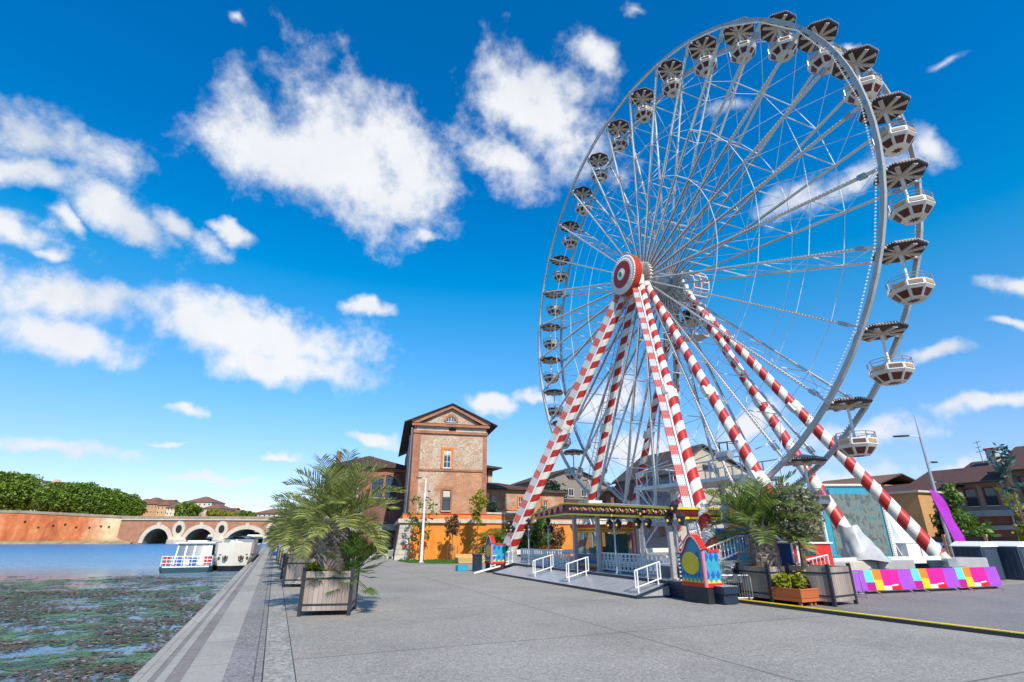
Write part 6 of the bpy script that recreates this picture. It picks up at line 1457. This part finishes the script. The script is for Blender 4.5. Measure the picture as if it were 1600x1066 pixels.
mb = MB(); mb.prism([(1.5,-.3,12.5),(8.2,-.3,12.5),(6.8,-.3,15.5),(5.6,-.3,16.6),(4.1,-.3,16.6),(3.,-.3,15.2)], (0,2.,0)); mb.build('ornate_gable', [W3], o)
far_house('pale flat roofed block behind the first plane trees', 40, 66, 751, 800, 310, W2, .5, 6, 5)
for i, (x0, x1, yt, Y, l) in enumerate(((205,232,783,320,'distant tiled roof house above the orange row'),(238,262,784,330,'distant cream house above the ochre house'),(268,292,789,330,'distant red roof house left of the tall cream one'),(345,362,797,340,'distant small house with red roof above the middle arch'))):
    far_house(l, x0, x1, yt+4, 812, Y, (W3,W2,W1,W3)[i], 3.0, 4, 3, hipr=i % 2 == 0)
for px, py, R, m_, l, sd in ((296,786,5.6,'plane','round bright green tree beside the bridge head',91),(337,797,3.6,'ylw','yellow green tree on the bridge quay',92),(352,800,3.2,'ylw','small yellowish tree above the middle arch',93),(386,801,4.2,'plane','green tree above the third arch',94),(366,803,3.0,'ylw','small pale tree left of the green tree above the third arch',95)):
    Y = 243; p = at(px, py, Y); base = at(px, 813, Y).z; crown_tree('round_tree', l, 'tree', Vector((p.x,Y,base)), p.z-base, .8, R, m_, sd, 80, 70, .6, tr=.3, shell=.3, wob=.3, elong=1.3)
# ---- boats
bl, br = G(255,893,ZW), G(330,893,ZW); Wd = 3.9
o = fr('river_boat', 'small dark hulled passenger boat with glazed cabin, moored beside the barge', 'boat', -6.55, 54.3, ZW)
mb = MB(); hw = 2.0; secs = [(0,.86,.0),(.3,.97,0),(2,1.0,0),(9,1.0,0),(12,.75,0),(14,.1,0)]
ring = lambda y, k: [Vector((-hw*k*.86,y,-.3)),Vector((-hw*k,y,.25)),Vector((-hw*k,y,.50)),Vector((hw*k,y,.50)),Vector((hw*k,y,.25)),Vector((hw*k*.86,y,-.3))]
R6 = [ring(y, k) for y, k, _ in secs]
for i in range(len(R6)-1): mb.add(R6[i]+R6[i+1], [(j, (j+1) % 6, 6+(j+1) % 6, 6+j) for j in range(6)])
mb.add(R6[0], (tuple(range(6)),)); mb.build('hull', [mat('teal_hull', (.02,.06,.075), .35, var=.2)], o)
mb = MB(); mb.bx(-hw*.86,hw*.86,-.04,.0,.42,.52); mb.build('rubbing_strake', [M['white']], o)
mb = MB()
for z in (.75,1.02,1.28):
    mb.tube([(-hw*.93,4,z),(-hw*.93,.1,z),(hw*.93,.1,z),(hw*.93,4,z)], .028, 5)
for k in range(11): x = -hw*.93+2*hw*.93*k/10; mb.tube([(x,.1,.5),(x,.1,1.3)], .03, 5)
for y in (1.2,2.4,3.6): mb.tube([(-hw*.93,y,.5),(-hw*.93,y,1.3)], .03, 5); mb.tube([(hw*.93,y,.5),(hw*.93,y,1.3)], .03, 5)
mb.build('railing', [M['white']], o)
mb = MB(); cw = 1.45
mb.add([Vector(p) for p in ((-cw,3.2,.5),(cw,3.2,.5),(cw-.08,3.9,2.25),(-cw+.08,3.9,2.25),(-cw,10.5,.5),(cw,10.5,.5),(cw-.08,10.2,2.25),(-cw+.08,10.2,2.25))], ((0,1,2,3),(4,7,6,5),(0,3,7,4),(1,5,6,2))); 
cb = mb.build('cabin', [M['white']], o)
for k in range(4):
    u0 = -cw+.14+k*.68; mb = MB(); f = lambda z: 3.2+.7*(z-.5)/1.75-.02
    mb.prism([(u0,f(.85),.85),(u0+.58,f(.85),.85),(u0+.56,f(2.1),2.1),(u0+.02,f(2.1),2.1)], (0,.012,0)); mb.build('window', [M['bglass']], cb)
for sd in (-1, 1):
    for k in range(4): mb = MB(); y0 = 4.1+k*1.5; x = sd*(cw-.015); mb.prism([(x+sd*.02,y0,1.1),(x+sd*.02,y0+1.3,1.1),(x-sd*.03,y0+1.3,2.05),(x-sd*.03,y0,2.05)], (sd*.012,0,0)); mb.build('window', [M['bglass']], cb)
mb = MB(); mb.bx(-cw-.12,cw+.12,3.6,10.4,2.251,2.36); mb.bx(-.8,.8,4.5,6.5,2.362,2.5); mb.build('roof', [M['white']], o)
for x in (-1.55, 1.45): mb = MB(); mb.bx(x-.2,x+.25,.16,.3,.62,1.25); mb.build('red_locker', [M['redb']], o)
for x in (-.75, .35): mb = MB(); mb.bx(x-.3,x+.3,1.1,1.6,.5,1.1); mb.build('blue_seat', [M['blue']], o)
mb = MB(); mb.lathe([(.12,.5),(.1,.9),(0,.92)], 8, 0, (-.2,.5,0)); mb.build('bollard', [M['white']], o)
o = fr('river_barge', 'broad white river barge with two bow anchors moored at the quay', 'barge', -3.15, 55.3, ZW)
mb = MB(); hw = 1.62
def bring(y, k, zt): return [Vector((0,y,-.5)),Vector((-hw*k*.7,y,-.4)),Vector((-hw*k*.86,y,.45)),Vector((-hw*k,y,1.1)),Vector((-hw*k*1.05,y,zt)),Vector((0,y,zt)),Vector((hw*k*1.05,y,zt)),Vector((hw*k,y,1.1)),Vector((hw*k*.86,y,.45)),Vector((hw*k*.7,y,-.4))]
RB = [bring(y, k, z) for y, k, z in ((0,.80,2.35),(.5,.93,2.3),(1.4,1.,2.25),(3,1.02,2.1),(22,1.02,2.0),(24,.7,2.0))]
for i in range(len(RB)-1):
    for j in range(10): mb.add([RB[i][j],RB[i][(j+1)%10],RB[i+1][(j+1)%10],RB[i+1][j]], ((0,1,2,3),), 1 if j in (0,1,8,9) else 0)
c0 = RB[0]; bow = [Vector((p.x*.0, p.y-.35, p.z)) for p in c0]
for j in range(10): mb.add([c0[j], c0[(j+1)%10], Vector((0,-.45,c0[(j+1)%10].z)), Vector((0,-.45,c0[j].z))], ((0,1,2,3),), 1 if j in (0,1,8,9) else 0)
mb.build('hull', [mat('cream_hull', (.62,.58,.49), .4, var=.1, vs=1.), mat('black_hull', (.012,.012,.015), .35)], o)
for sd in (-1, 1):
    mb = MB(); x = sd*.62; y = -.27; mb.tube([(x-.2,y-.05,1.25),(x-.16,y-.08,.95),(x,y-.1,.85),(x+.16,y-.08,.95),(x+.2,y-.05,1.25)], .04, 6); mb.tube([(x,y-.1,.85),(x,y-.08,1.3)], .05, 6); mb.lathe([(0,-.1),(.14,-.06),(.14,.02)], 10, 0, (x,y+.02,1.12), 'y'); mb.build('anchor', [M['timber']], o)
    mb = MB(); mb.lathe([(0,-.05),(.11,-.05),(.11,.12)], 12, 0, (sd*1.12,-.09,1.08), 'y'); mb.build('porthole', [M['glass']], o)
    mb = MB(); mb.bar((sd*1.75,.6,1.35),(sd*1.0,-.16,1.35),.07,.07); mb.build('rubbing_strake', [M['timber']], o)
mb = MB(); mb.bx(-1.3,1.3,5,20,2.0,2.6); mb.build('deckhouse', [M['white']], o)
mb = MB(); n_ = 14
for i in range(n_+1):
    y = 4.5+15.5*i/n_
    for j in range(9): x = -1.45+2.9*j/8; mb.v.append(Vector((x, y, 2.62+.22*math.cos(x*1.1)+.07*math.sin(y*2+x*4))))
for i in range(n_):
    for j in range(8): a = i*9+j; mb.f.append((a,a+1,a+10,a+9)); mb.m.append(0)
mb.build('deck_cover', [mat('dark_tarp', (.05,.07,.085), .5, var=.4, vs=2)], o)
mb = MB(); mb.tube([(0,1.2,2.3),(0,1.2,2.6)], .07, 8); mb.bx(-.5,-.2,1.,1.3,2.28,2.5); mb.build('mooring_post', [M['white']], o)
# ---- someone by the water behind the planters
g = G(437, 873.5); o = thing('blue_bench', 'dark blue bench at the quay edge beyond the planters', 'bench', g, .25)
mb = MB(); mb.bx(-.95,.95,-.2,.2,.28,.36); mb.build('seat', [M['navy']], o); mb = MB(); mb.bx(-.95,.95,-.24,-.205,.3,.62); mb.build('backrest', [M['blue']], o)
for x in (-.8,.8): mb = MB(); mb.bx(x-.05,x+.05,-.18,.18,0,.279); mb.build('leg', [M['galv']], o)
pm = bpy.data.meshes.new('person')
J = {'pel':(0,0,.40,.105),'wai':(0,.01,.55,.095),'che':(0,.0,.72,.115),'nek':(0,.01,.86,.042),'hd0':(0,.0,.92,.062),'hd1':(0,-.01,1.0,.072),'hd2':(0,.0,1.055,.055),
 'sl':(.125,0,.79,.048),'el':(.17,-.05,.62,.036),'wl':(.11,-.19,.53,.026),'hl':(.08,-.25,.52,.022),'sr':(-.125,0,.79,.048),'er':(-.17,-.05,.62,.036),'wr':(-.11,-.19,.53,.026),'hr':(-.08,-.25,.52,.022),
 'pl':(.07,-.03,.39,.075),'kl':(.08,-.30,.41,.052),'al':(.08,-.30,.07,.034),'fl':(.08,-.40,.03,.028),'pr':(-.07,-.03,.39,.075),'kr':(-.08,-.30,.41,.052),'ar':(-.08,-.30,.07,.034),'frr':(-.08,-.40,.03,.028)}
ks = list(J); ed = [('pel','wai'),('wai','che'),('che','nek'),('nek','hd0'),('hd0','hd1'),('hd1','hd2'),('che','sl'),('sl','el'),('el','wl'),('wl','hl'),('che','sr'),('sr','er'),('er','wr'),('wr','hr'),('pel','pl'),('pl','kl'),('kl','al'),('al','fl'),('pel','pr'),('pr','kr'),('kr','ar'),('ar','frr')]
for s_, x in (('l',.08),('r',-.08)):
    for k in range(5):
        a = 'g%s%d' % (s_, k); dx = (k-2)*.012; J[a] = (x+dx, -.275 if k else -.262, .512, .007); J[a+'t'] = (x+dx*1.5+(.02*(1 if s_ == 'r' else -1) if k == 0 else 0), -.305+abs(k-2)*.006, .495, .006); ks += [a, a+'t']; ed += [('h'+s_, a), (a, a+'t')]
pm.from_pydata([J[k][:3] for k in ks], [(ks.index(a), ks.index(b)) for a, b in ed], [])
po = bpy.data.objects.new('person', pm); COL.objects.link(po)
sk = po.modifiers.new('skin', 'SKIN'); sv = pm.skin_vertices[0].data
for i, k in enumerate(ks): sv[i].radius = (J[k][3],)*2; sv[i].use_root = (k == 'pel')
sk.use_smooth_shade = True; ss = po.modifiers.new('sub', 'SUBSURF'); ss.levels = 1; ss.render_levels = 1
m, t, b = nt('skin_and_clothes'); tcx = N(t, 'ShaderNodeTexCoord'); sx = N(t, 'ShaderNodeSeparateXYZ'); t.links.new(tcx.outputs['Object'], sx.inputs[0])
t.links.new(ramp(t, [(.0,(.03,.04,.08)),(.44,(.62,.36,.33)),(.86,(.55,.32,.23))], sx.outputs[2], 'CONSTANT').outputs[0], b.inputs['Base Color']); pm.materials.append(m)
po.location = g+Vector((.05,.02,-.02)); po.rotation_euler = (0,0,PI+.25); tag(po, 'person in a pale pink top sitting on the dark blue bench', 'person')
mb = MB(); mb.lathe([(.0,.115),(.05,.105),(.078,.06),(.082,.0),(.07,-.05),(.06,-.07)], 14, 0, (0,.018,.985)); mb.build('hair', [mat('dark_hair', (.03,.02,.015), .6)], po, smooth=True)
mb = MB()
for x in (-.026,.026): mb.lathe([(0,-.008),(.011,0),(0,.008)], 8, 1, (x,-.078,.99), 'y')
mb.lathe([(0,-.02),(.012,-.006),(.014,.008)], 6, 0, (0,-.085,.965), 'y'); mb.bx(-.02,.02,-.082,-.072,.935,.941,2); mb.build('face', [mat('skin_tone', (.55,.32,.23), .5), M['black'], M['red']], po)
